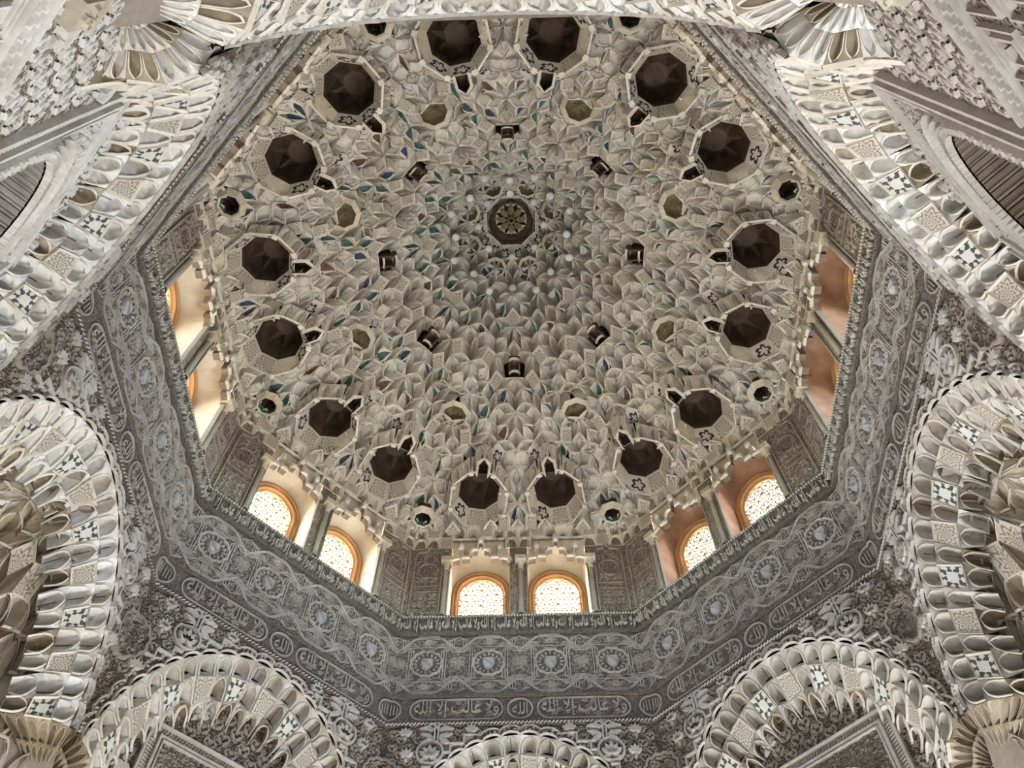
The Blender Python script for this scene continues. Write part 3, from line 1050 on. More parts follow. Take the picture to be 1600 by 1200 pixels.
def arabesque(mb, test, x0, x1, z0, z1, p, Y, h, w):
    """repeating scroll and leaf units on a staggered grid"""
    nz, nx = int((z1 - z0) / (p * .5)) + 1, int((x1 - x0) / p) + 1
    for j in range(nz):
        for i in range(nx):
            x = x0 + (i + (.5 if j % 2 else 0)) * p
            z = z0 + j * p * .5
            if not test(x, z):
                continue
            for sg in (-1, 1):
                pts = [(x + sg * p * u, z + p * v) for u, v in ((.02, -.30), (.20, -.20), (.27, 0.0), (.16, .16), (.05, .10), (.09, .0))]
                mb.strap(pts, Y, w, h)
                mb.leaf(x + sg * p * .05, z - p * .22, pi / 2 - sg * 1.05, p * .30, p * .13, Y, h * 1.3)
            if (i + j) % 2:
                mb.palmette(x, z - p * .05, pi / 2, p * .24, Y, h * 1.6, 3)
            else:
                mb.leaf(x, z - p * .08, pi / 2, p * .28, p * .15, Y, h * 1.6)
def above_arch(x, z, gap=0.16):
    if abs(x) > HS - .03 or z > Z_BAND - .03:
        return False
    # outside the arch by the gap
    e = ((x / (AA + gap)) ** 2 + ((z - AC) / (AB_ + gap)) ** 2)
    return e > 1.0 and z > 7.0
mb = MB()
arabesque(mb, above_arch, -HS + .02, HS, 7.02, Z_BAND, 0.20, 4.0, 0.014, 0.018)
scrolls(mb, above_arch, -HS, HS, 7.0, Z_BAND, 0.11, 4.0, 3, 0.036, 0.009, .0)
D_['sp_scrolls'] = mb.data('scrollwork', ['relief_dim'], False)
# big motifs of the spandrel
mb = MB()
ringp = [(0.155 * cos(a), 0.155 * sin(a)) for a in [2 * pi * k / 20 for k in range(20)]]
mb.strap(ringp, 0, 0.03, 0.045, closed=True)
mb.palmette(0, -.09, pi / 2, .2, -.01, .05, 5)
mb.leaf(0, -.08, -.3, .12, .06, -.01, .035); mb.leaf(0, -.08, pi + .3, .12, .06, -.01, .035)
D_['roundel'] = mb.data('palmette_roundel', ['relief'], False)
mb = MB()
for dx in (-.022, .022):
    mb.strap([(dx, -.16), (dx, .12)], 0, .025, .045)
for a in (.35, 2.8, .05, 3.1, -.5, 3.64):
    mb.leaf(.02 * cos(a), -.10 if abs(sin(a)) > .3 else .03, a, .2, .085, 0, .045)
mb.strap([(-.13, .05), (-.06, .10), (0, .05), (.06, .10), (.13, .05), (.06, 0), (0, .05), (-.06, 0)], -.005, .022, .045, closed=True)
D_['knot'] = mb.data('knotted_stem', ['relief'], False)
mb = MB()
mb.palmette(0, 0, pi / 2, .17, 0, .045, 5)
mb.leaf(0, 0, -pi / 2, .1, .06, 0, .03)
D_['palmette'] = mb.data('palmette', ['relief'], False)
mb = MB()
mb.strap([(-.2, .10), (-.1, .10), (-.1, -.02), (.06, -.02), (.06, -.14), (.16, -.14)], 0, .028, .04)
D_['angle'] = mb.data('angular_strap', ['relief'], False)
# half medallion folded round the octagon corner (origin on the corner edge; s = side)
for s, key_ in ((1, 'med_r'), (-1, 'med_l')):
    mb = MB()
    pts = []
    for k in range(25):
        a = pi / 2 + pi * k / 24
        rr = .235 + .022 * abs(sin(k * pi / 4))
        pts.append((rr * cos(a) * .95 * s, rr * sin(a) * 1.1))
    mb.strap(pts, 0, .035, .04)
    pts = [(x * .84, z * .84) for x, z in pts]
    mb.strap(pts, 0, .016, .03, flat_top=False)
    rnd = random.Random(5)
    for k in range(16):
        a = pi / 2 + pi * rnd.random()
        r = .17 * sqrt(rnd.random())
        mb.spiral(r * cos(a) * s * .95, r * sin(a) * 1.1, .036, rnd.random() * 6, 1.2, 0, .015, .024)
    for k in range(3):
        mb.strap([(-s * (.04 + .035 * k), -.08), (-s * (.045 + .035 * k), .1)], 0, .014, .03, flat_top=False)
    D_[key_] = mb.data('corner_medallion', ['relief_dim'], False)

# --- lettering: the repeated motto of the hall
def text_mesh(body, w, h, depth, mats, name):
    c = bpy.data.curves.new('t', 'FONT')
    c.body = body
    c.resolution_u = 2
    c.extrude = 0.02
    o = bpy.data.objects.new('t', c)
    COL.objects.link(o)
    dg = bpy.context.evaluated_depsgraph_get()
    me = bpy.data.meshes.new_from_object(o.evaluated_get(dg))
    bpy.data.objects.remove(o)
    me.name = name
    xs = [v.co.x for v in me.vertices]; ys = [v.co.y for v in me.vertices]
    x0, x1, y0, y1 = min(xs), max(xs), min(ys), max(ys)
    for v in me.vertices:
        x = ((v.co.x - x0) / (x1 - x0) - .5) * w
        z = ((v.co.y - y0) / (y1 - y0) - .5) * h
        v.co = (x, -depth if v.co.z > 0 else 0.002, z)
    me.materials.clear()
    me.materials.append(M[mats])
    me.update()
    return me
MOTTO = "\uFEEA\uFEE0\uFEDF\uFE8D \uFEFB\uFE87 \uFE90\uFEDF\uFE8E\uFECF \uFEFB\uFEED"
D_['motto'] = text_mesh(MOTTO, 0.53, 0.235, 0.045, 'relief', 'motto_lettering')
D_['motto_band'] = text_mesh(MOTTO, 1.06, 0.26, 0.03, 'strap', 'motto_lettering')
GOD = "\uFEEA\uFEE0\uFEDF\uFE8D"
D_['word'] = text_mesh(GOD, 0.19, 0.17, 0.025, 'strap', 'word_lettering')

# --- band, frieze, cornice bodies (mitred at the corners)
def mitre_prism(mb, prof, mat=0):
    """prof: (y, z) list; swept along x, mitred to the octagon"""
    t = math.tan(pi / 8)
    for (y0, z0), (y1, z1) in zip(prof, prof[1:]):
        mb.quad((-y0 * t, y0, z0), (y0 * t, y0, z0), (y1 * t, y1, z1), (-y1 * t, y1, z1), mat)
mb = MB()
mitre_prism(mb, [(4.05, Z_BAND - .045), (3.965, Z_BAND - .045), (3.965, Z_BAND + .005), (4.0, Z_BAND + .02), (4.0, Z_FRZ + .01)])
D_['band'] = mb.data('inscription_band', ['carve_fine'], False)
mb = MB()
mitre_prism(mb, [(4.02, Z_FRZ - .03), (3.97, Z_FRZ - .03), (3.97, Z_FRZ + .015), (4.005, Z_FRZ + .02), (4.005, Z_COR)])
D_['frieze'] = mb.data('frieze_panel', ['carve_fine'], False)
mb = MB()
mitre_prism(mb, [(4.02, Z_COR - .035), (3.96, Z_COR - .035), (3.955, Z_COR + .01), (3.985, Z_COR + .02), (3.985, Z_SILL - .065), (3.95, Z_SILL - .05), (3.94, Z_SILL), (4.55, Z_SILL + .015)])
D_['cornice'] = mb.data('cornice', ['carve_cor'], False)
mb = MB()
n = 80
for k in range(n):      # bead course along the sill
    x = -HS + (k + .5) * 2 * HS / n
    mb.leaf(x - .016, Z_SILL - .025, 0, .032, .03, 3.945, .02)
D_['bead'] = mb.data('bead_course', ['relief'], False)
mb = MB()
n = 70
for k in range(n):
    x = -HS + (k + .5) * 2 * HS / n
    mb.strap([(x - .02, Z_BAND - .035), (x + .02, Z_BAND)], 3.965, .016, .012, flat_top=False)
D_['rope'] = mb.data('rope_course', ['relief'], False)

# strapwork unit of the frieze, centred on a boss, 0.83 wide
U = HS / 2
zc = (Z_FRZ + Z_COR) / 2 + .01
def unit_straps(mb, Y):
    hw = U / 2
    top, bot = Z_COR - zc - .045, Z_FRZ - zc + .045
    for sx in (1, -1):
        for sz, e in ((1, top), (-1, -bot)):
            for d in (0.0, 0.033, 0.066):
                # chain crossing at the unit border, stepping round the boss
                pts = [(sx * (hw), sz * (e - .22 - d)), (sx * (hw - .08), sz * (e - .22 - d)), (sx * (hw - .08 - .085), sz * (e - .135 - d)),
                       (sx * (.19 - d), sz * (e - .135 - d)), (sx * (.12 - d), sz * (e - .205 - d)), (0, sz * (e - .205 - d))]
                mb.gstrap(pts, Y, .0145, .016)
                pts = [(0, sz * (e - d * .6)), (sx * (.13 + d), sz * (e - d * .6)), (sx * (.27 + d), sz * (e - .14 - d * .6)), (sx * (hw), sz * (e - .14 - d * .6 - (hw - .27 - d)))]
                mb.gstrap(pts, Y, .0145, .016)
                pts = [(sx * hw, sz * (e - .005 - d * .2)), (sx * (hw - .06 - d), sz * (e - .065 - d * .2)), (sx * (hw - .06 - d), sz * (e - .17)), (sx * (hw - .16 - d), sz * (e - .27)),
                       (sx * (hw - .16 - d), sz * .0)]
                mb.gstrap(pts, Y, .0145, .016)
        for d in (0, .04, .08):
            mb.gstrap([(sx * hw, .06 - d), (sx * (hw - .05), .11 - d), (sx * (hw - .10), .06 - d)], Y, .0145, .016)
mb = MB()
unit_straps(mb, 0.0)
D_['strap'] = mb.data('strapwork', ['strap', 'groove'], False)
mb = MB()
pts = []
for k in range(48):
    a = 2 * pi * k / 48
    rr = .20 + .018 * abs(sin(6 * a))
    pts.append((rr * cos(a), rr * sin(a)))
mb.gstrap(pts, 0, .028, .03, closed=True)
for k in range(16):
    a = 2 * pi * k / 16
    mb.leaf(.125 * cos(a), .125 * sin(a), a, .06, .032, 0, .02)
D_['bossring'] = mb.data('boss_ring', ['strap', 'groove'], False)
mb = MB()
prof = [(-.075, .10), (.075, .10), (.085, .0), (.05, -.08), (0, -.115), (-.05, -.08), (-.085, .0)]
b0 = [mb.add((x, 0, z)) for x, z in prof]
b1 = [mb.add((x * .8, -.03, z * .8)) for x, z in prof]
c = mb.add((0, -.04, 0))
for k in range(7):
    mb.face((b0[k], b0[(k + 1) % 7], b1[(k + 1) % 7], b1[k]))
    mb.face((b1[k], b1[(k + 1) % 7], c))
D_['boss'] = mb.data('shield_boss', ['boss'], False)
mb = MB()
mb.strap([(-.055, .065), (.055, -.055)], -.032, .032, .012)
D_['bend'] = mb.data('shield_bend', ['relief_dim'], False)
mb = MB()
for k in range(8):
    a = k * pi / 4
    mb.leaf(0, 0, a, .075, .04, 0, .028)
for k in range(8):
    a = (k + .5) * pi / 4
    mb.leaf(.05 * cos(a), .05 * sin(a), a, .05, .03, 0, .016)
D_['star'] = mb.data('star_flower', ['relief_dim'], False)
mb = MB()
scrolls(mb, lambda x, z: hypot(x, z - zc) > .24, -U / 2, U / 2, Z_FRZ + .06, Z_COR - .06, 0.065, 0.0, 11, 0.03, 0.010, .5)
for i in range(len(mb.v)):
    mb.v[i] = (mb.v[i][0], mb.v[i][1], mb.v[i][2] - zc)
D_['frz_scroll'] = mb.data('fine_scrollwork', ['relief_dim'], False)

# band ornaments
zb = (Z_BAND + Z_FRZ) / 2
mb = MB()
pts = [(.155 * cos(2 * pi * k / 24), .155 * sin(2 * pi * k / 24)) for k in range(24)]
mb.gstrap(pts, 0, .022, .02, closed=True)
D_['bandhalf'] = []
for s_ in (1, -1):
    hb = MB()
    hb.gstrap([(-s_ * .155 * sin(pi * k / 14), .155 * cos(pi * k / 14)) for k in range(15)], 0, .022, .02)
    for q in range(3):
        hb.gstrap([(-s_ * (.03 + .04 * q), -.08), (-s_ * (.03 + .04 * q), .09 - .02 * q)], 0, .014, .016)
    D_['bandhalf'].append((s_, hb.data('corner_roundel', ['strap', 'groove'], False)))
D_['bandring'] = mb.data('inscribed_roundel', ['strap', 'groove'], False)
mb = MB()
L = .58
pts = []
for k in range(13):
    a = -pi / 2 + pi * k / 12
    pts.append((L - .15 + .15 * cos(a), .155 * sin(a)))
for k in range(13):
    a = pi / 2 + pi * k / 12
    pts.append((-L + .15 + .15 * cos(a), .155 * sin(a)))
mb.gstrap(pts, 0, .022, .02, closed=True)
rnd = random.Random(9)
for k in range(46):
    mb.spiral(rnd.uniform(-L + .06, L - .06), rnd.uniform(-.12, .12), .03, rnd.random() * 6, 1.2, 0, .012, .012, rnd.choice((-1, 1)))
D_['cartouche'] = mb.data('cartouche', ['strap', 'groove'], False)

# --- drum piers above the sill, corner panels
OPX0, OPX1 = 0.135, 1.045           # window opening each side of the axis
Z_HEAD = 12.46
mb = MB()
t = math.tan(pi / 8)
for s in (-1, 1):
    mb.quad((s * OPX1, 4, Z_SILL), (s * HS, 4, Z_SILL), (s * HS, 4, Z_HEAD), (s * OPX1, 4, Z_HEAD))
mb.quad((-OPX0, 4, Z_SILL), (OPX0, 4, Z_SILL), (OPX0, 4, Z_HEAD), (-OPX0, 4, Z_HEAD))
for s in (-1, 1):
    mb.quad((s * OPX0, 4, 12.38), (s * OPX1, 4, 12.38), (s * OPX1, 4, Z_HEAD + .12), (s * OPX0, 4, Z_HEAD + .12))
D_['drum'] = mb.data('drum_pier', ['carve'], False)
mb = MB()
mb.quad((-HS - .3, 4.0, Z_SILL), (HS + .3, 4.0, Z_SILL), (HS + .3, 4.0, 13.0), (-HS - .3, 4.0, 13.0))
D_['drum_blank'] = mb.data('drum_pier', ['carve'], False)
for s, kk in ((1, 'cpan_r'), (-1, 'cpan_l')):
    mb = MB()
    x0, x1, z0, z1 = .07, .50, Z_SILL + .06, Z_SILL + 1.55    # measured from the window edge
    def X(x): return s * (OPX1 + .05 + x)
    top = [(X(x0), z1 - .25), (X(x0 + .05), z1 - .12), (X((x0 + x1) / 2 - .06), z1 - .1), (X((x0 + x1) / 2), z1 + .02), (X((x0 + x1) / 2 + .06), z1 - .1), (X(x1 - .03), z1 - .12), (X(x1), z1 - .25)]
    mb.strap([(X(x0), z0)] + top + [(X(x1), z0)], 4.0, .03, .03)
    for q in range(20):
        pass
    ctr = (X((x0 + x1) / 2), Z_SILL + 1.0)
    mb.strap([(ctr[0] + .15 * cos(2 * pi * k / 16), ctr[1] + .17 * sin(2 * pi * k / 16)) for k in range(16)], 4.0, .02, .03, closed=True)
    for dx in (-.06, -.02, .02, .06):
        mb.strap([(ctr[0] + dx, ctr[1] - .1), (ctr[0] + dx * 1.1, ctr[1] + .1)], 4.0, .014, .025, flat_top=False)
    mb.strap([(X(x0), Z_SILL + .66), (X(x1), Z_SILL + .66)], 4.0, .02, .025)
    mb.strap([(X(x0), Z_SILL + .54), (X(x1), Z_SILL + .54)], 4.0, .02, .025)
    for k in range(9):
        xx = X(x0 + (k + .5) * (x1 - x0) / 9)
        mb.strap([(xx, Z_SILL + .56), (xx + .012, Z_SILL + .64)], 4.0, .013, .02, flat_top=False)
    for zz in (.26, .42, .80, 1.24):
        for xx in (x0 + .11, x1 - .11):
            for q in range(4):
                mb.leaf(X(xx), Z_SILL + zz, q * pi / 2 + pi / 4, .09, .05, 4.0, .03)
    scrolls(mb, lambda x, z: True, min(X(x0 + .03), X(x1 - .03)), max(X(x0 + .03), X(x1 - .03)), z0 + .03, z1 - .25, .075, 4.0, 21, .036, .016)
    D_[kk] = mb.data('carved_corner_panel', ['relief_dim'], False)

# colonette
mb = MB(); mb.lathe(0, 0, [(.055, 0), (.055, .05), (.04, .07), (.038, .09)], 10); D_['col_base'] = mb.data('base', ['marble'])
mb = MB(); mb.lathe(0, 0, [(.038, .09), (.036, .98)], 10); D_['col_shaft'] = mb.data('shaft', ['marble'])
mb = MB(); mb.lathe(0, 0, [(.036, .98), (.046, .995), (.036, 1.01), (.036, 1.05), (.06, 1.13), (.075, 1.15)], 10)
mb.box(-.085, .085, -.075, .075, 1.15, 1.24); D_['col_cap'] = mb.data('capital', ['cell'], False)

# corbelled niche rows on the drum head
row_cells = []
for row, (z0, z1, y0, y1, n) in enumerate(((12.20, 12.42, 3.985, 3.95, 16), (12.40, 12.64, 3.95, 3.88, 16), (12.58, 12.86, 3.90, 3.80, 15))):
    wd = 2 * HS / 16
    for k in range(n):
        x = -HS + (k + (.5 if n == 16 else 1.0)) * wd
        cx = abs(x) - .59
        if row == 0 and abs(cx) < .40:
            continue
        if row == 2 and (abs(abs(x) - .618) < .40):
            continue
        if row == 1 and abs(cx) < .12:
            pass
        one = MB()
        A = (x - wd / 2, y0, z0); B = (x + wd / 2, y0, z0); Cc = (x + wd / 2, y1, z1); Dd = (x - wd / 2, y1, z1)
        if (k + row) % 4 == 2:
            f = .012
            one.quad((A[0], y0 - f, z0), (B[0], y0 - f, z0), (Cc[0], y1 - f, z1), (Dd[0], y1 - f, z1), 0)
            one.quad((A[0], y0 + .05, z0), (B[0], y0 + .05, z0), (B[0], y0 - f, z0), (A[0], y0 - f, z0), 1)
            row_cells.append(('stamped_panel', one.data('stamped_panel', ['st_ros', 'rim'], False)))
        else:
            niche_patch(one, A, B, Cc, Dd, .09, (0, .93, .35))
            one.quad((A[0], y0 + .08, z0), (B[0], y0 + .08, z0), B, A, 1)
            row_cells.append(('corbel_niche', one.data('corbel_niche', ['cell', 'rim'])))

# --- squinch vault cells
def sq_h(x, y):
    m1 = 6.22 - y - sqrt(x * x + .02)
    m = max(-.3, min(1.45, m1))
    if m <= 0:
        return 5.85 + m
    return 5.95 + 2.20 * (1 - (1 - m / 1.45) ** 1.6)
sq_tiles = []
for pts, sq, (cx, cy) in ab_tiles(0.165, 2.9):
    x, y = cx, cy + 4.55
    p2 = [(p[0], p[1] + 4.55) for p in pts]
    if y < 4.36 or abs(x) > 6.12 - y:
        continue
    sq_tiles.append((p2, sq, (x, y)))
sq_cells = []
for p2, sq, (x, y) in sq_tiles:
    h = hash01(abs(x), y)
    one = MB()
    if sq and h < .4:
        cell_mesh(one, p2, sq_h, style='panel')
        sq_cells.append(('stamped_panel', one.data('stamped_panel', [('st_sq', 'st_ros')[int(h * 1000) % 2], 'rim'])))
    elif h > .80:
        cell_mesh(one, p2, sq_h, .42, 0, 2, drop=.08)
        sq_cells.append(('painted_niche', one.data('painted_niche', ['stain', 'rim', ('teal', 'green', 'maroon')[int(h * 1000) % 3]])))
    else:
        cell_mesh(one, p2, sq_h, .45, keel=int(h * 700) % 2 == 0, drop=.10, m_line=2)
        sq_cells.append(('squinch_niche', one.data('squinch_niche', [('stain', 'stain', 'cell')[int(h * 100) % 3], 'muted_rim', 'line'])))
mb = MB()
def sqs(i, j):
    y = 4.15 + 2.2 * j / 20
    x = (i / 12 - 1) * max(0.02, 6.30 - y)
    return (x, y, sq_h(x, y) + .25)
mb.grid(sqs, 24, 20)
D_['sq_shell'] = mb.data('squinch_shell', ['shell'])

# --- recessed wall under the wall arches: arabesque wall, framed panel, lattice window
FX, FZ = 0.90, 7.66                 # outer half width and top of the frame
WX, WS, WZ = 0.56, 6.55, 7.12       # window half width, spring, crown
def win_arch(n=24, off=0.0):
    pts = [(WX + off, 5.2)]
    for k in range(n + 1):
        a = pi * k / n
        pts.append(((WX + off) * cos(a), WS + (WZ - WS + off) * sin(a)))
    pts.append((-(WX + off), 5.2))
    return pts
mb = MB()
mb.quad((-4.4, Y_REC, 0), (-FX, Y_REC, 0), (-FX, Y_REC, 9.0), (-4.4, Y_REC, 9.0))
mb.quad((FX, Y_REC, 0), (4.4, Y_REC, 0), (4.4, Y_REC, 9.0), (FX, Y_REC, 9.0))
mb.quad((-FX, Y_REC, FZ), (FX, Y_REC, FZ), (FX, Y_REC, 9.0), (-FX, Y_REC, 9.0))
mb.quad((-FX, Y_REC, 0), (FX, Y_REC, 0), (FX, Y_REC, 5.2), (-FX, Y_REC, 5.2))
D_['rec_wall'] = mb.data('recessed_wall', ['carve_deep'], False)
mb = MB()
wa = win_arch()
def rect_pt(p):
    dx, dz = p[0], p[1] - 6.0
    tt = 1e9
    if abs(dx) > 1e-6: tt = min(tt, FX / abs(dx))
    if dz > 1e-6: tt = min(tt, (FZ - 6.0) / dz)
    if dz < -1e-6: tt = min(tt, (5.2 - 6.0) / dz)
    return (dx * tt, 6.0 + dz * tt)
for p0, p1 in zip(wa, wa[1:]):
    q0, q1 = rect_pt(p0), rect_pt(p1)
    if p0[1] <= 5.2 + 1e-6 and p0 is wa[0]: q0 = (FX, 5.2)
    if p1 is wa[-1]: q1 = (-FX, 5.2)
    pts = [(p0[0], Y_REC, p0[1]), (q0[0], Y_REC, q0[1])]
    if abs(q0[0] - FX) < 1e-5 and abs(q1[1] - FZ) < 1e-5 and abs(q0[1] - FZ) > 1e-5: pts.append((FX, Y_REC, FZ))
    if abs(q1[0] + FX) < 1e-5 and abs(q0[1] - FZ) < 1e-5 and abs(q1[1] - FZ) > 1e-5: pts.append((-FX, Y_REC, FZ))
    pts += [(q1[0], Y_REC, q1[1]), (p1[0], Y_REC, p1[1])]
    mb.poly(pts)
D_['rec_panel'] = mb.data('framed_panel', ['carve'], False)
mb = MB()
for o_, w_ in ((0.0, .035), (.115, .035), (.155, .022)):
    mb.strap([(-FX + o_, 5.2), (-FX + o_, FZ - o_), (FX - o_, FZ - o_), (FX - o_, 5.2)], Y_REC, w_, .045)
rnd = random.Random(4)
for k in range(64):
    zz = 5.25 + k * .0375
    for s in (-1, 1):
        mb.strap([(s * (FX - .09), zz), (s * (FX - .03), zz + .025)], Y_REC, .018, .02, flat_top=False)
for k in range(46):
    xx = -FX + .08 + k * .0375
    mb.strap([(xx, FZ - .09), (xx + .025, FZ - .03)], Y_REC, .018, .02, flat_top=False)
D_['alfiz'] = mb.data('panel_frame', ['relief'], False)
mb = MB()
mb.strap(win_arch(24, .20), Y_REC, .04, .06, flat_top=False)
mb.strap(win_arch(24, .14), Y_REC, .03, .05, flat_top=False)
lobes = win_arch(40, .05)
for k, (x, z) in enumerate(lobes[1:-1]):
    mb.strap([(x + .042 * cos(a), z + .042 * sin(a)) for a in [2 * pi * q / 8 for q in range(8)]], Y_REC, .02, .04, closed=True, flat_top=False)
for s in (-1, 1):
    for k in range(12):
        x, z = s * (WX + .05), 5.3 + k * .1
        mb.strap([(x + .042 * cos(a), z + .042 * sin(a)) for a in [2 * pi * q / 8 for q in range(8)]], Y_REC, .02, .04, closed=True, flat_top=False)
D_['lobed'] = mb.data('lobed_arch_border', ['relief'], False)
# fluted soffit planks
D_['plank'] = []
wp = win_arch(22)
segs = [(wp[0], (WX, 5.6)), ((WX, 5.6), (WX, 5.9)), ((WX, 5.9), (WX, 6.2)), ((WX, 6.2), wp[1])] + list(zip(wp[1:-2], wp[2:-1])) + \
       [(wp[-2], (-WX, 6.2)), ((-WX, 6.2), (-WX, 5.9)), ((-WX, 5.9), (-WX, 5.6)), ((-WX, 5.6), wp[-1])]
for p, q in segs:
    one = MB()
    dx, dz = q[0] - p[0], q[1] - p[1]
    l = hypot(dx, dz)
    nx, nz = -dz / l, dx / l           # inwards
    prof = [(0.02, -.012), (.06, .010), (.28, .014), (.34, .0), (.62, .004), (.70, .016), (.92, .010), (.98, -.012)]
    rows_ = []
    for (tt, hh) in prof:
        x, z = p[0] + dx * tt + nx * hh, p[1] + dz * tt + nz * hh
        rows_.append((one.add((x, Y_REC + .01, z)), one.add((x, Y_REC + .52, z))))
    for a_, b_ in zip(rows_, rows_[1:]):
        one.face((a_[0], b_[0], b_[1], a_[1]))
    D_['plank'].append(one)
D_['plank_g'] = [o.data('soffit_plank', ['plank'], False) for o in D_['plank']]
D_['plank_b'] = [o.data('soffit_plank', ['plank_d'], False) for o in D_['plank']]
mb = MB()
mb.quad((-.8, Y_REC + .62, 5.0), (.8, Y_REC + .62, 5.0), (.8, Y_REC + .62, 7.3), (-.8, Y_REC + .62, 7.3))
for o_ in (-.02,):
    mb.strap(win_arch(22, o_ - .03), Y_REC + .54, .11, .06)
mb.quad((-.85, Y_REC + .005, 5.0), (-.85, Y_REC + .62, 5.0), (-.85, Y_REC + .62, 7.35), (-.85, Y_REC + .005, 7.35))  # unseen box added behind the opening to block light leaking past the planks
mb.quad((.85, Y_REC + .005, 5.0), (.85, Y_REC + .62, 5.0), (.85, Y_REC + .62, 7.35), (.85, Y_REC + .005, 7.35))
mb.quad((-.85, Y_REC + .005, 7.35), (.85, Y_REC + .005, 7.35), (.85, Y_REC + .62, 7.35), (-.85, Y_REC + .62, 7.35))
mb.quad((-.85, Y_REC + .005, 5.0), (.85, Y_REC + .005, 5.0), (.85, Y_REC + .62, 5.0), (-.85, Y_REC + .62, 5.0))
mb.quad((-.85, Y_REC + .62, 5.0), (.85, Y_REC + .62, 5.0), (.85, Y_REC + .62, 7.35), (-.85, Y_REC + .62, 7.35))
D_['wood_back'] = mb.data('wooden_screen', ['wood'], False)
mb = MB()
for k in range(-20, 40):
    x = -.56 + k * .08
    for s in (1, -1):
        a = Vector((x, 5.2)); b = Vector((x + s * 1.9, 7.1))
        pts = []
        for q in range(20):
            p = a.lerp(b, q / 19)
            if abs(p.x) < WX and (p.y < WS or (p.x / WX) ** 2 + ((p.y - WS) / (WZ - WS)) ** 2 < .9):
                pts.append((p.x, p.y))
        if len(pts) > 1:
            mb.strap(pts, Y_REC + .60, .022, .03)
D_['wood_lat'] = mb.data('wooden_lattice', ['wood'], False)
# scrolls and leaves on the recessed wall
def on_recess(x, z):
    if abs(x) < FX + .03 and z < FZ + .03:
        return False
    if 5.28 < z < 5.56:
        return False
    if z < 5.28:
        return False
    return True
mb = MB()
arabesque(mb, on_recess, -2.6, 2.6, 5.68, 8.5, 0.26, Y_REC, 0.014, 0.022)
scrolls(mb, on_recess, -2.6, 2.6, 5.62, 8.5, 0.13, Y_REC, 8, 0.040, 0.007, .0)
D_['rec_scrolls'] = mb.data('scrollwork', ['relief_dim'], False)
mb = MB()
scrolls(mb, lambda x, z: abs(x) < FX - .18 and not (abs(x) < WX + .22 and (z < WS or (x / (WX + .24)) ** 2 + ((z - WS) / (WZ - WS + .24)) ** 2 < 1)), -FX, FX, 5.2, FZ - .18, 0.075, Y_REC, 18, 0.042, 0.025, .3)
D_['pan_scrolls'] = mb.data('panel_scrollwork', ['relief_dim'], False)
# guilloche course and meander panels low on the wall
mb = MB()
for z in (5.30, 5.545):
    for s in (-1, 1):
        mb.strap([(s * (FX + .05), z), (s * 4.3, z)], Y_REC, .03, .03)
for s in (-1, 1):
    for k in range(44):
        x = s * (FX + .08 + k * .075)
        for q in range(3):
            mb.strap([(x, 5.335 + q * .062), (x + s * .05, 5.365 + q * .062), (x + s * .085, 5.35 + q * .062)], Y_REC, .016, .022, flat_top=False)
D_['guilloche'] = mb.data('plaited_course', ['relief'], False)
mb = MB()
for s in (-1, 1):
    for k in range(8):
        for j in range(5):
            x, z = s * (FX + .2 + k * .36), 5.10 - j * .34
            mb.strap([(x - .14, z - .13), (x + .14, z - .13), (x + .14, z + .13), (x - .14, z + .13)], Y_REC, .018, .022, closed=True)
            mb.strap([(x - .09, z + .08), (x + .09, z + .08), (x + .09, z - .08), (x - .04, z - .08), (x - .04, z + .02), (x + .04, z + .02)], Y_REC, .022, .022)
D_['meander'] = mb.data('meander_panels', ['relief_dim'], False)
# springers: the band ends gathered back to the wall
def springer(Qr, ms, mrim):
    out = []
    for sgn, col in ((1, 0), (-1, NCOL)):
        Q = (Qr[0] * sgn, Qr[1], Qr[2])
        pts = [band_pt(col, r) for r in range(4)]
        pts = [((HS + .06) * sgn, 4.03, 7.02)] + pts
        tv = [0.0, .42, .74, 1.0]
        for k in range(4):
            p, q, Qv = Vector(pts[k]), Vector(pts[k + 1]), Vector(Q)
            if sgn > 0:
                p, q = q, p
            def row(t):
                a_, b_ = p.lerp(Qv, t), q.lerp(Qv, t)
                up = Vector((0, 0, .06 * sin(pi * t)))
                return a_ + up, b_ + up
            for r, hf in [(r_, h_) for r_ in range(2 if k in (0, 3) else 3) for h_ in ((0, 1) if r_ < 2 else (0,))]:
                one = MB()
                (D0, C0), (A0, B0) = row(tv[r]), row(tv[r + 1] * (.97 if r == 2 else 1))
                if r < 2:
                    Dm, Am = D0.lerp(C0, .5), A0.lerp(B0, .5)
                    A0, B0, C0, D0 = (A0, Am, Dm, D0) if hf == 0 else (Am, B0, C0, Dm)
                niche_patch(one, A0, B0, C0, D0, .07 - .015 * r, (0, .75, .66), m_line=2, keel=(k + r + hf) % 2 == 0)
                out.append(one.data('springer_niche', [ms[(k + 2 * r) % 4], mrim, 'line']))
            if k in (0, 3):
                one = MB()
                (D0, C0), (A0, B0) = row(tv[2]), row(.98)
                one.quad(A0, B0, C0, D0)
                out.append(one.data('springer_niche', [ms[0]]))
        one = MB()      # plug behind the meeting of two arches
        x0 = HS * sgn
        one.box(min(x0 - .04 * sgn, x0 + .10 * sgn), max(x0 - .04 * sgn, x0 + .10 * sgn), 4.03, 4.14, 6.98, 8.84)
        out.append(one.data('corner_post', ['shell']))
    return out
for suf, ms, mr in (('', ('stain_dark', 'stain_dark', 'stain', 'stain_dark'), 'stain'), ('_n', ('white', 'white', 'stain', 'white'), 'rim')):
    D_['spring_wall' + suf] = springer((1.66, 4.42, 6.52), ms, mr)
    D_['spring_squinch' + suf] = springer((1.954, 4.30, 6.52), ms, mr)
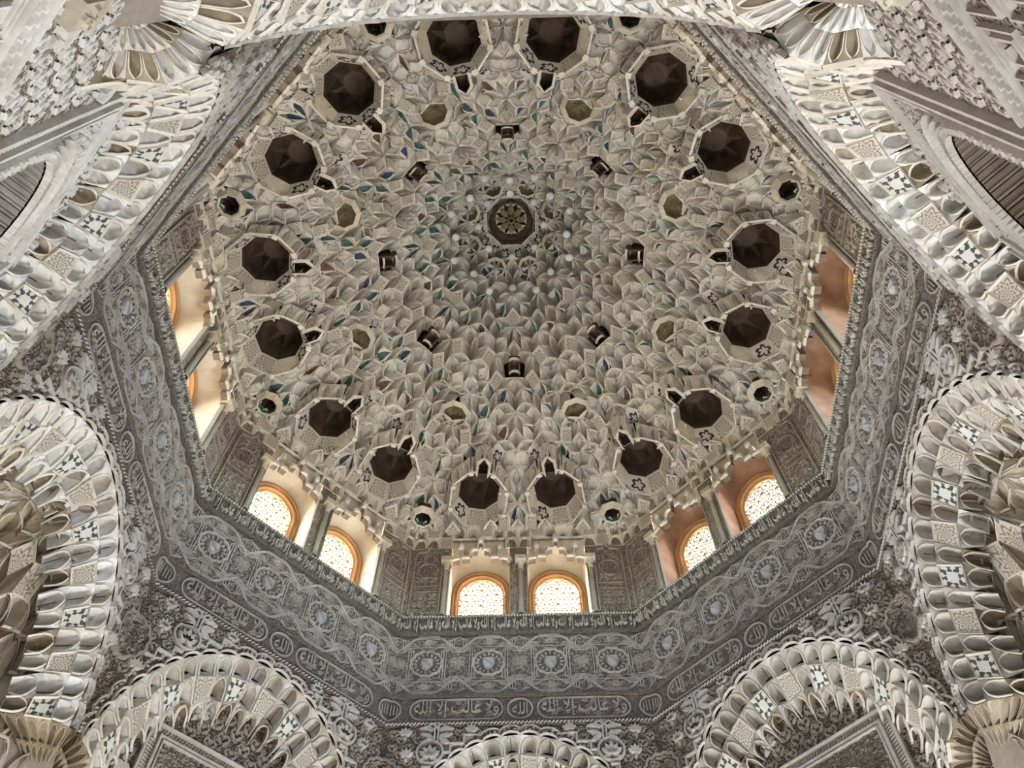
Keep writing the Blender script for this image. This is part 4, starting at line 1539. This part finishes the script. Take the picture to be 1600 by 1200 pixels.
for kk in ('rec_wall', 'rec_panel', 'rec_scrolls', 'pan_scrolls', 'guilloche', 'meander', 'alfiz', 'lobed', 'palmette'):
    for suf, mc, mr in (('_w', 'carve_white', 'relief_white'), ('_m', 'carve_mid', 'relief')):
        d = D_[kk].copy()
        for i in range(len(d.materials)):
            nm = d.materials[i].name
            d.materials[i] = M[mc] if 'carved' in nm else M[mr]
        D_[kk + suf] = d
# corbel block with a curled scroll, low on the near walls
mb = MB()
mb.box(-.13, .13, -.08, .02, -.16, .16)
mb.box(-.16, .16, -.10, .02, .16, .20)
mb.spiral(-.055, .03, .06, 0, 1.4, -.08, .028, .025, 1)
mb.spiral(.055, .03, .06, pi, 1.4, -.08, .028, .025, -1)
mb.leaf(0, -.13, pi / 2, .13, .08, -.08, .02)
D_['corbel'] = mb.data('corbel_block', ['cell'], False)
band_muted = []
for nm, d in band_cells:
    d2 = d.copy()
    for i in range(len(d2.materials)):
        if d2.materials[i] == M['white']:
            d2.materials[i] = M['muted']
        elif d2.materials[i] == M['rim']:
            d2.materials[i] = M['muted_rim']
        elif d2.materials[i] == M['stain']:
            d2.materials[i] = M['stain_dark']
    band_muted.append((nm, d2))
# ================================================================== assemble the eight sides
PH = {'far': 'far', 'far_left': 'far left', 'left': 'left', 'near_left': 'near left', 'near': 'near', 'near_right': 'near right', 'right': 'right', 'far_right': 'far right'}
spots = [(1.08, 8.42, 'roundel'), (1.02, 8.72, 'knot'), (.60, 8.70, 'palmette'), (1.40, 8.66, 'palmette'), (1.36, 8.36, 'palmette'), (.78, 8.56, 'angle'), (1.44, 7.75, 'palmette'), (1.25, 8.12, 'angle')]
for phi, side, kind in SIDES:
    rz = radians(phi - 90)
    what = 'over its corner squinch' if kind == 'squinch' else 'over its framed lattice panel'
    W = place('wall_' + side, None, None, (0, -.07 if side == 'near' else 0, 0), rz, kind='structure', category='wall',
              label='carved stucco octagon side at the %s, %s' % (PH[side], what))
    sp = place('spandrel', D_['spandrel'], W)
    place('scrollwork', D_['sp_scrolls'], sp, kind='stuff')
    place('scalloped_border', D_['border'], sp)
    if side != 'near':
        for x, z, key_ in spots:
            for s in (-1, 1):
                o = place(D_[key_].name.split('.')[0], D_[key_], sp, (s * x, 4.0, z))
                k_ = .8 if key_ == 'palmette' else 1.0
                o.scale = (-k_ if s < 0 else k_, 1, k_)
        for s, key_ in ((1, 'med_r'), (-1, 'med_l')):
            place('corner_medallion', D_[key_], sp, (s * HS, 4.0, 8.06))
    bnd = place('inscription_band', D_['band'], W)
    frz = place('frieze_panel', D_['frieze'], W)
    cor = place('cornice', D_['cornice'], W)
    if side != 'near':
        place('rope_course', D_['rope'], bnd)
        place('bead_course', D_['bead'], cor)
        for k in range(6):
            place('motto_lettering', D_['motto'], cor, ((k - 2.5) * .545, 3.984, Z_COR + .14))
        for k in range(-1, 2):
            place('inscribed_roundel', D_['bandring'], bnd, (k * (HS - .01), 4.0, zb)) if k == 0 else None
        for s_, d_ in D_['bandhalf']:
            place('corner_roundel', d_, bnd, (s_ * HS, 4.0, zb))
        place('word_lettering', D_['word'], bnd, (0, 4.0, zb))
        for s in (-1, 1):
            place('cartouche', D_['cartouche'], bnd, (s * .80, 4.0, zb))
            place('motto_lettering', D_['motto_band'], bnd, (s * .80, 4.0, zb))
        for k in range(4):
            x = (k - 1.5) * U
            place('strapwork', D_['strap'], frz, (x, 4.005, zc))
            place('fine_scrollwork', D_['frz_scroll'], frz, (x, 4.005, zc), kind='stuff')
            place('boss_ring', D_['bossring'], frz, (x, 4.005, zc))
            place('shield_boss', D_['boss'], frz, (x, 4.005, zc))
            place('shield_bend', D_['bend'], frz, (x, 4.005, zc))
            for dz in (.37, -.40):
                place('star_flower', D_['star'], frz, (x, 4.005, zc + dz))
        for k in range(5):
            place('star_flower', D_['star'], frz, (min(1.58, max(-1.58, (k - 2) * U)), 4.005, zc))
    place('drum_pier', D_['drum'], W)
    if side != 'near':
        for kk in ('cpan_l', 'cpan_r'):
            place('carved_corner_panel', D_[kk], W)
    hd = place('corbel_course', None, W, (0, 0, 0))
    for nm, d in row_cells:
        place(nm, d, hd)
    ab = place('arch_band', None, W, (0, 0, 0))
    for nm, d in (band_muted if side in ('far', 'far_left', 'far_right', 'right') else band_cells):
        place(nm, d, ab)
    if kind == 'squinch':
        sqp = place('squinch_vault', D_['sq_shell'], W)
        for nm, d in sq_cells:
            place(nm, d, sqp)
    else:
        wv = {'near_left': '_w', 'near_right': '_m'}.get(side, '')
        rw = place('recessed_wall', D_['rec_wall' + wv], W)
        place('scrollwork', D_['rec_scrolls' + wv], rw, kind='stuff')
        place('plaited_course', D_['guilloche' + wv], rw)
        place('meander_panels', D_['meander' + wv], rw)
        rnd = random.Random(31)
        for k in range(44):
            x, z = rnd.uniform(-2.5, 2.5), rnd.uniform(5.65, 8.2)
            if on_recess(x, z) and abs(x) > FX + .08 or z > FZ + .1:
                o = place('palmette', D_['palmette' + wv], rw, (x, Y_REC - .005, z))
                o.rotation_euler = (0, rnd.choice((-.5, .5, 0, pi)), 0)
        if wv:
            place('corbel_block', D_['corbel'], rw, ((-1.80 if side == 'near_left' else 1.80), Y_REC, 5.74)).scale = (.62, 1, .62)
        fp = place('framed_panel', D_['rec_panel' + wv], W)
        place('panel_frame', D_['alfiz' + wv], fp)
        place('lobed_arch_border', D_['lobed' + wv], fp)
        place('panel_scrollwork', D_['pan_scrolls' + wv], fp, kind='stuff')
        if side in ('near_left', 'near_right'):
            for d in (D_['plank_g'] if side == 'near_left' else D_['plank_b']):
                place('soffit_plank', d, fp)
        place('wooden_screen', D_['wood_back'], fp)
        place('wooden_lattice', D_['wood_lat'], fp, kind='stuff')
    for d in D_['spring_' + kind + ('_n' if side.startswith('near') else '')]:
        place(d.name.split('.')[0], d, ab)

# ================================================================== windows of the drum
LX, LS, LZ, LY = 0.335, 11.62 - Z_SILL, 12.0 - Z_SILL, 0.45      # lattice half width, spring, crown (from sill), depth
def larch(off, n=20, z0=0.0):
    pts = [(LX + off, z0), (LX + off, (z0 + LS) / 2)]
    for k in range(n + 1):
        a = pi * k / n
        pts.append(((LX + off) * cos(a), LS + (LZ - LS + off) * sin(a)))
    pts += [(-LX - off, (z0 + LS) / 2), (-LX - off, z0)]
    return pts
HW = 0.455
# stepped lambrequin outline in the opening plane, from right to left, heights from the sill
half = [(HW, 1.10), (HW - .02, 1.17), (HW - .08, 1.20), (.325, 1.20), (.325, 1.36), (.315, 1.40), (.30, 1.42), (.285, 1.40), (.275, 1.36), (.275, 1.23), (.17, 1.23), (.165, 1.33), (.14, 1.39), (.10, 1.415), (.055, 1.415), (.05, 1.55), (.035, 1.60), (0, 1.63)]
lam = half + [(-x, z) for x, z in half[-2::-1]]
# reveal: loft from the moulded arch to the plain back edge of the opening
arcp = larch(.115)
def front_of(p):
    x, z = p
    if z <= LS:
        return (HW * (1 if x > 0 else -1), z)
    a = atan2((z - LS) / (LZ - LS + .115), x / (LX + .115))
    # superellipse to a squared head
    ex = 0.35
    cx_, sx_ = cos(a), sin(a)
    return (HW * (abs(cx_) ** ex) * (1 if cx_ > 0 else -1), LS + (1.66 - LS) * (abs(sx_) ** ex))
mb = MB()
for p, q in zip(arcp, arcp[1:]):
    fp_, fq = front_of(p), front_of(q)
    prev = None
    for j in range(5):
        t = j / 4
        e = t
        def L_(a, f):
            return (a[0] + (f[0] - a[0]) * e, LY - .03 - (LY - .05) * t, a[1] + (f[1] - a[1]) * (e ** .8))
        cur = (L_(p, fp_), L_(q, fq))
        if prev:
            mb.quad(prev[0], prev[1], cur[1], cur[0])
        prev = cur
D_['reveal_c'] = mb.data('reveal', ['cream'], False)
D_['reveal_t'] = mb.data('reveal', ['terra'], False)
mb = MB()
prof = [(.115, LY - .03), (.105, LY - .06), (.075, LY - .065), (.065, LY - .03), (.05, LY - .04), (.03, LY - .035), (.02, LY), (.0, LY + .02), (0, LY + .08)]
for (o0, y0), (o1, y1) in zip(prof, prof[1:]):
    a_, b_ = larch(o0), larch(o1)
    for k in range(len(a_) - 1):
        mb.quad((a_[k][0], y0, a_[k][1]), (a_[k + 1][0], y0, a_[k + 1][1]), (b_[k + 1][0], y1, b_[k + 1][1]), (b_[k][0], y1, b_[k][1]))
D_['mould'] = mb.data('arch_moulding', ['ochre'], False)
# pierced stucco lattice: star pattern of thin ribs
mb = MB()
seen = set()
for pts, sq, c in ab_tiles(0.058, 0.95):
    for k in range(4):
        p, q = pts[k], pts[(k + 1) % 4]
        key_ = tuple(sorted(((round(p[0], 4), round(p[1], 4)), (round(q[0], 4), round(q[1], 4)))))
        if key_ in seen:
            continue
        seen.add(key_)
        a_, b_ = (p[0], p[1] + .78), (q[0], q[1] + .78)
        ok = True
        for x, z in (a_, b_):
            if abs(x) > LX + .01 or z < 0.02 or (z > LS and (x / LX) ** 2 + ((z - LS) / (LZ - LS)) ** 2 > 1.03):
                ok = False
        if ok:
            mb.strap([a_, b_], LY + .05, .0125, .015)
            mb.strap([a_, b_], LY + .05, .0125, -.015)
for k in range(14):
    pass
D_['lattice'] = mb.data('pierced_lattice', ['lattice'], False)
# lambrequin plate and its double rim
mb = MB()
for (x0, z0), (x1, z1) in zip(lam, lam[1:]):
    if abs(x0 - x1) > 1e-6:
        mb.quad((x0, .02, z0), (x1, .02, z1), (x1, .02, 1.74), (x0, .02, 1.74), 1)
lo_ = [(x * 1.10, z + .085) for x, z in lam]
for k in range(len(lam) - 1):
    (x0, z0), (x1, z1), (u0, w0), (u1, w1) = lam[k], lam[k + 1], lo_[k], lo_[k + 1]
    mb.quad((x0, -.05, z0), (x1, -.05, z1), (u1, -.05, w1), (u0, -.05, w0))
    mb.quad((x0, -.05, z0), (x1, -.05, z1), (x1, .05, z1), (x0, .05, z0), 2)
    mb.quad((u0, -.05, w0), (u1, -.05, w1), (u1, .03, w1), (u0, .03, w0))
D_['lam'] = mb.data('stepped_head', ['white', 'cell', 'plank_d'], False)
mb = MB()
full = [(HW, .0), (HW, .6)] + lam + [(-HW, .6), (-HW, 0)]
mb.strap([(x, z + .012) for x, z in lam], -.045, .035, .035, flat_top=False)
mb.strap([(x * 1.045, z + .058) for x, z in lam], -.045, .03, .03, flat_top=False)
D_['lamrim'] = mb.data('rim_moulding', ['rim'], False)
mb = MB()
mb.lathe(0, 0, [(.038, 0), (.048, .03), (.045, .07), (.028, .12), (.008, .165), (0, .17)], 8)
mb.lathe(0, 0, [(.0, -.02), (.03, -.015), (.038, 0)], 8)
D_['bud'] = mb.data('bud_finial', ['white'])
mb = MB()
mb.box(-HW - .012, -HW + .004, -.03, .03, 0, 1.14)
mb.box(HW - .004, HW + .012, -.03, .03, 0, 1.14)
D_['jamb'] = mb.data('jamb_fillet', ['marble'], False)

wnum = 0
for phi, side, kind in SIDES:
    for s, lr in ((-1, 'left hand'), (1, 'right hand')):
        wnum += 1
        p = radians(phi)
        rx, ry = sin(p), -cos(p)
        x = s * 0.59
        loc = (4.0 * cos(p) + rx * x, 4.0 * sin(p) + ry * x, Z_SILL)
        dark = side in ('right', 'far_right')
        tone = 'shade-darkened terracotta' if dark else 'cream'
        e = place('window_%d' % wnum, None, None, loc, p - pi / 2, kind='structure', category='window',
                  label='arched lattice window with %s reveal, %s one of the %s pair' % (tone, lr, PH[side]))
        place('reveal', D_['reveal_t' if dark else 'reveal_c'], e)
        place('arch_moulding', D_['mould'], e)
        place('pierced_lattice', D_['lattice'], e, kind='stuff')
        hd = place('stepped_head', D_['lam'], e)
        place('rim_moulding', D_['lamrim'], hd)
        for bx, bz in ((0, 1.63), (.30, 1.44), (-.30, 1.44)):
            place('bud_finial', D_['bud'], hd, (bx, -.06, bz))
        place('jamb_fillet', D_['jamb'], e)
    if side == 'near':
        continue
    for t_, where in ((-1.10, 'left of both windows'), (0.035, 'between the two windows'), (1.10, 'right of both windows')):
        loc = (3.965 * cos(p) + rx * t_, 3.965 * sin(p) + ry * t_, Z_SILL)
        e = place('colonette', None, None, loc, p - pi / 2, category='column', group='colonettes beside the drum windows',
                  label='slim grey colonette %s in the %s drum wall' % (where, PH[side]))
        place('base', D_['col_base'], e)
        place('shaft', D_['col_shaft'], e)
        place('capital', D_['col_cap'], e)

# ================================================================== lower room, out of the picture: floor and corner closures
mb = MB()
s = 4.4 * sqrt(2)
mb.poly([(s, 0, 0), (0, s, 0), (-s, 0, 0), (0, -s, 0)])
place('floor', mb.data('floor', ['floor'], False), None, kind='structure', label='white marble floor of the hall', category='floor')
mb = MB()
for k in range(8):       # flat closure added above the recesses and squinches to block leaking light
    a0, a1 = radians(22.5 + 45 * k), radians(67.5 + 45 * k)
    r0, r1 = 4.0 / cos(pi / 8), 8.5
    mb.quad((r0 * cos(a0), r0 * sin(a0), 8.86), (r0 * cos(a1), r0 * sin(a1), 8.86), (r1 * cos(a1), r1 * sin(a1), 8.86), (r1 * cos(a0), r1 * sin(a0), 8.86))
place('light_block_1', mb.data('light_block', ['shell'], False), None, kind='structure', label='added flat slab blocking light above the arches', category='light_block')
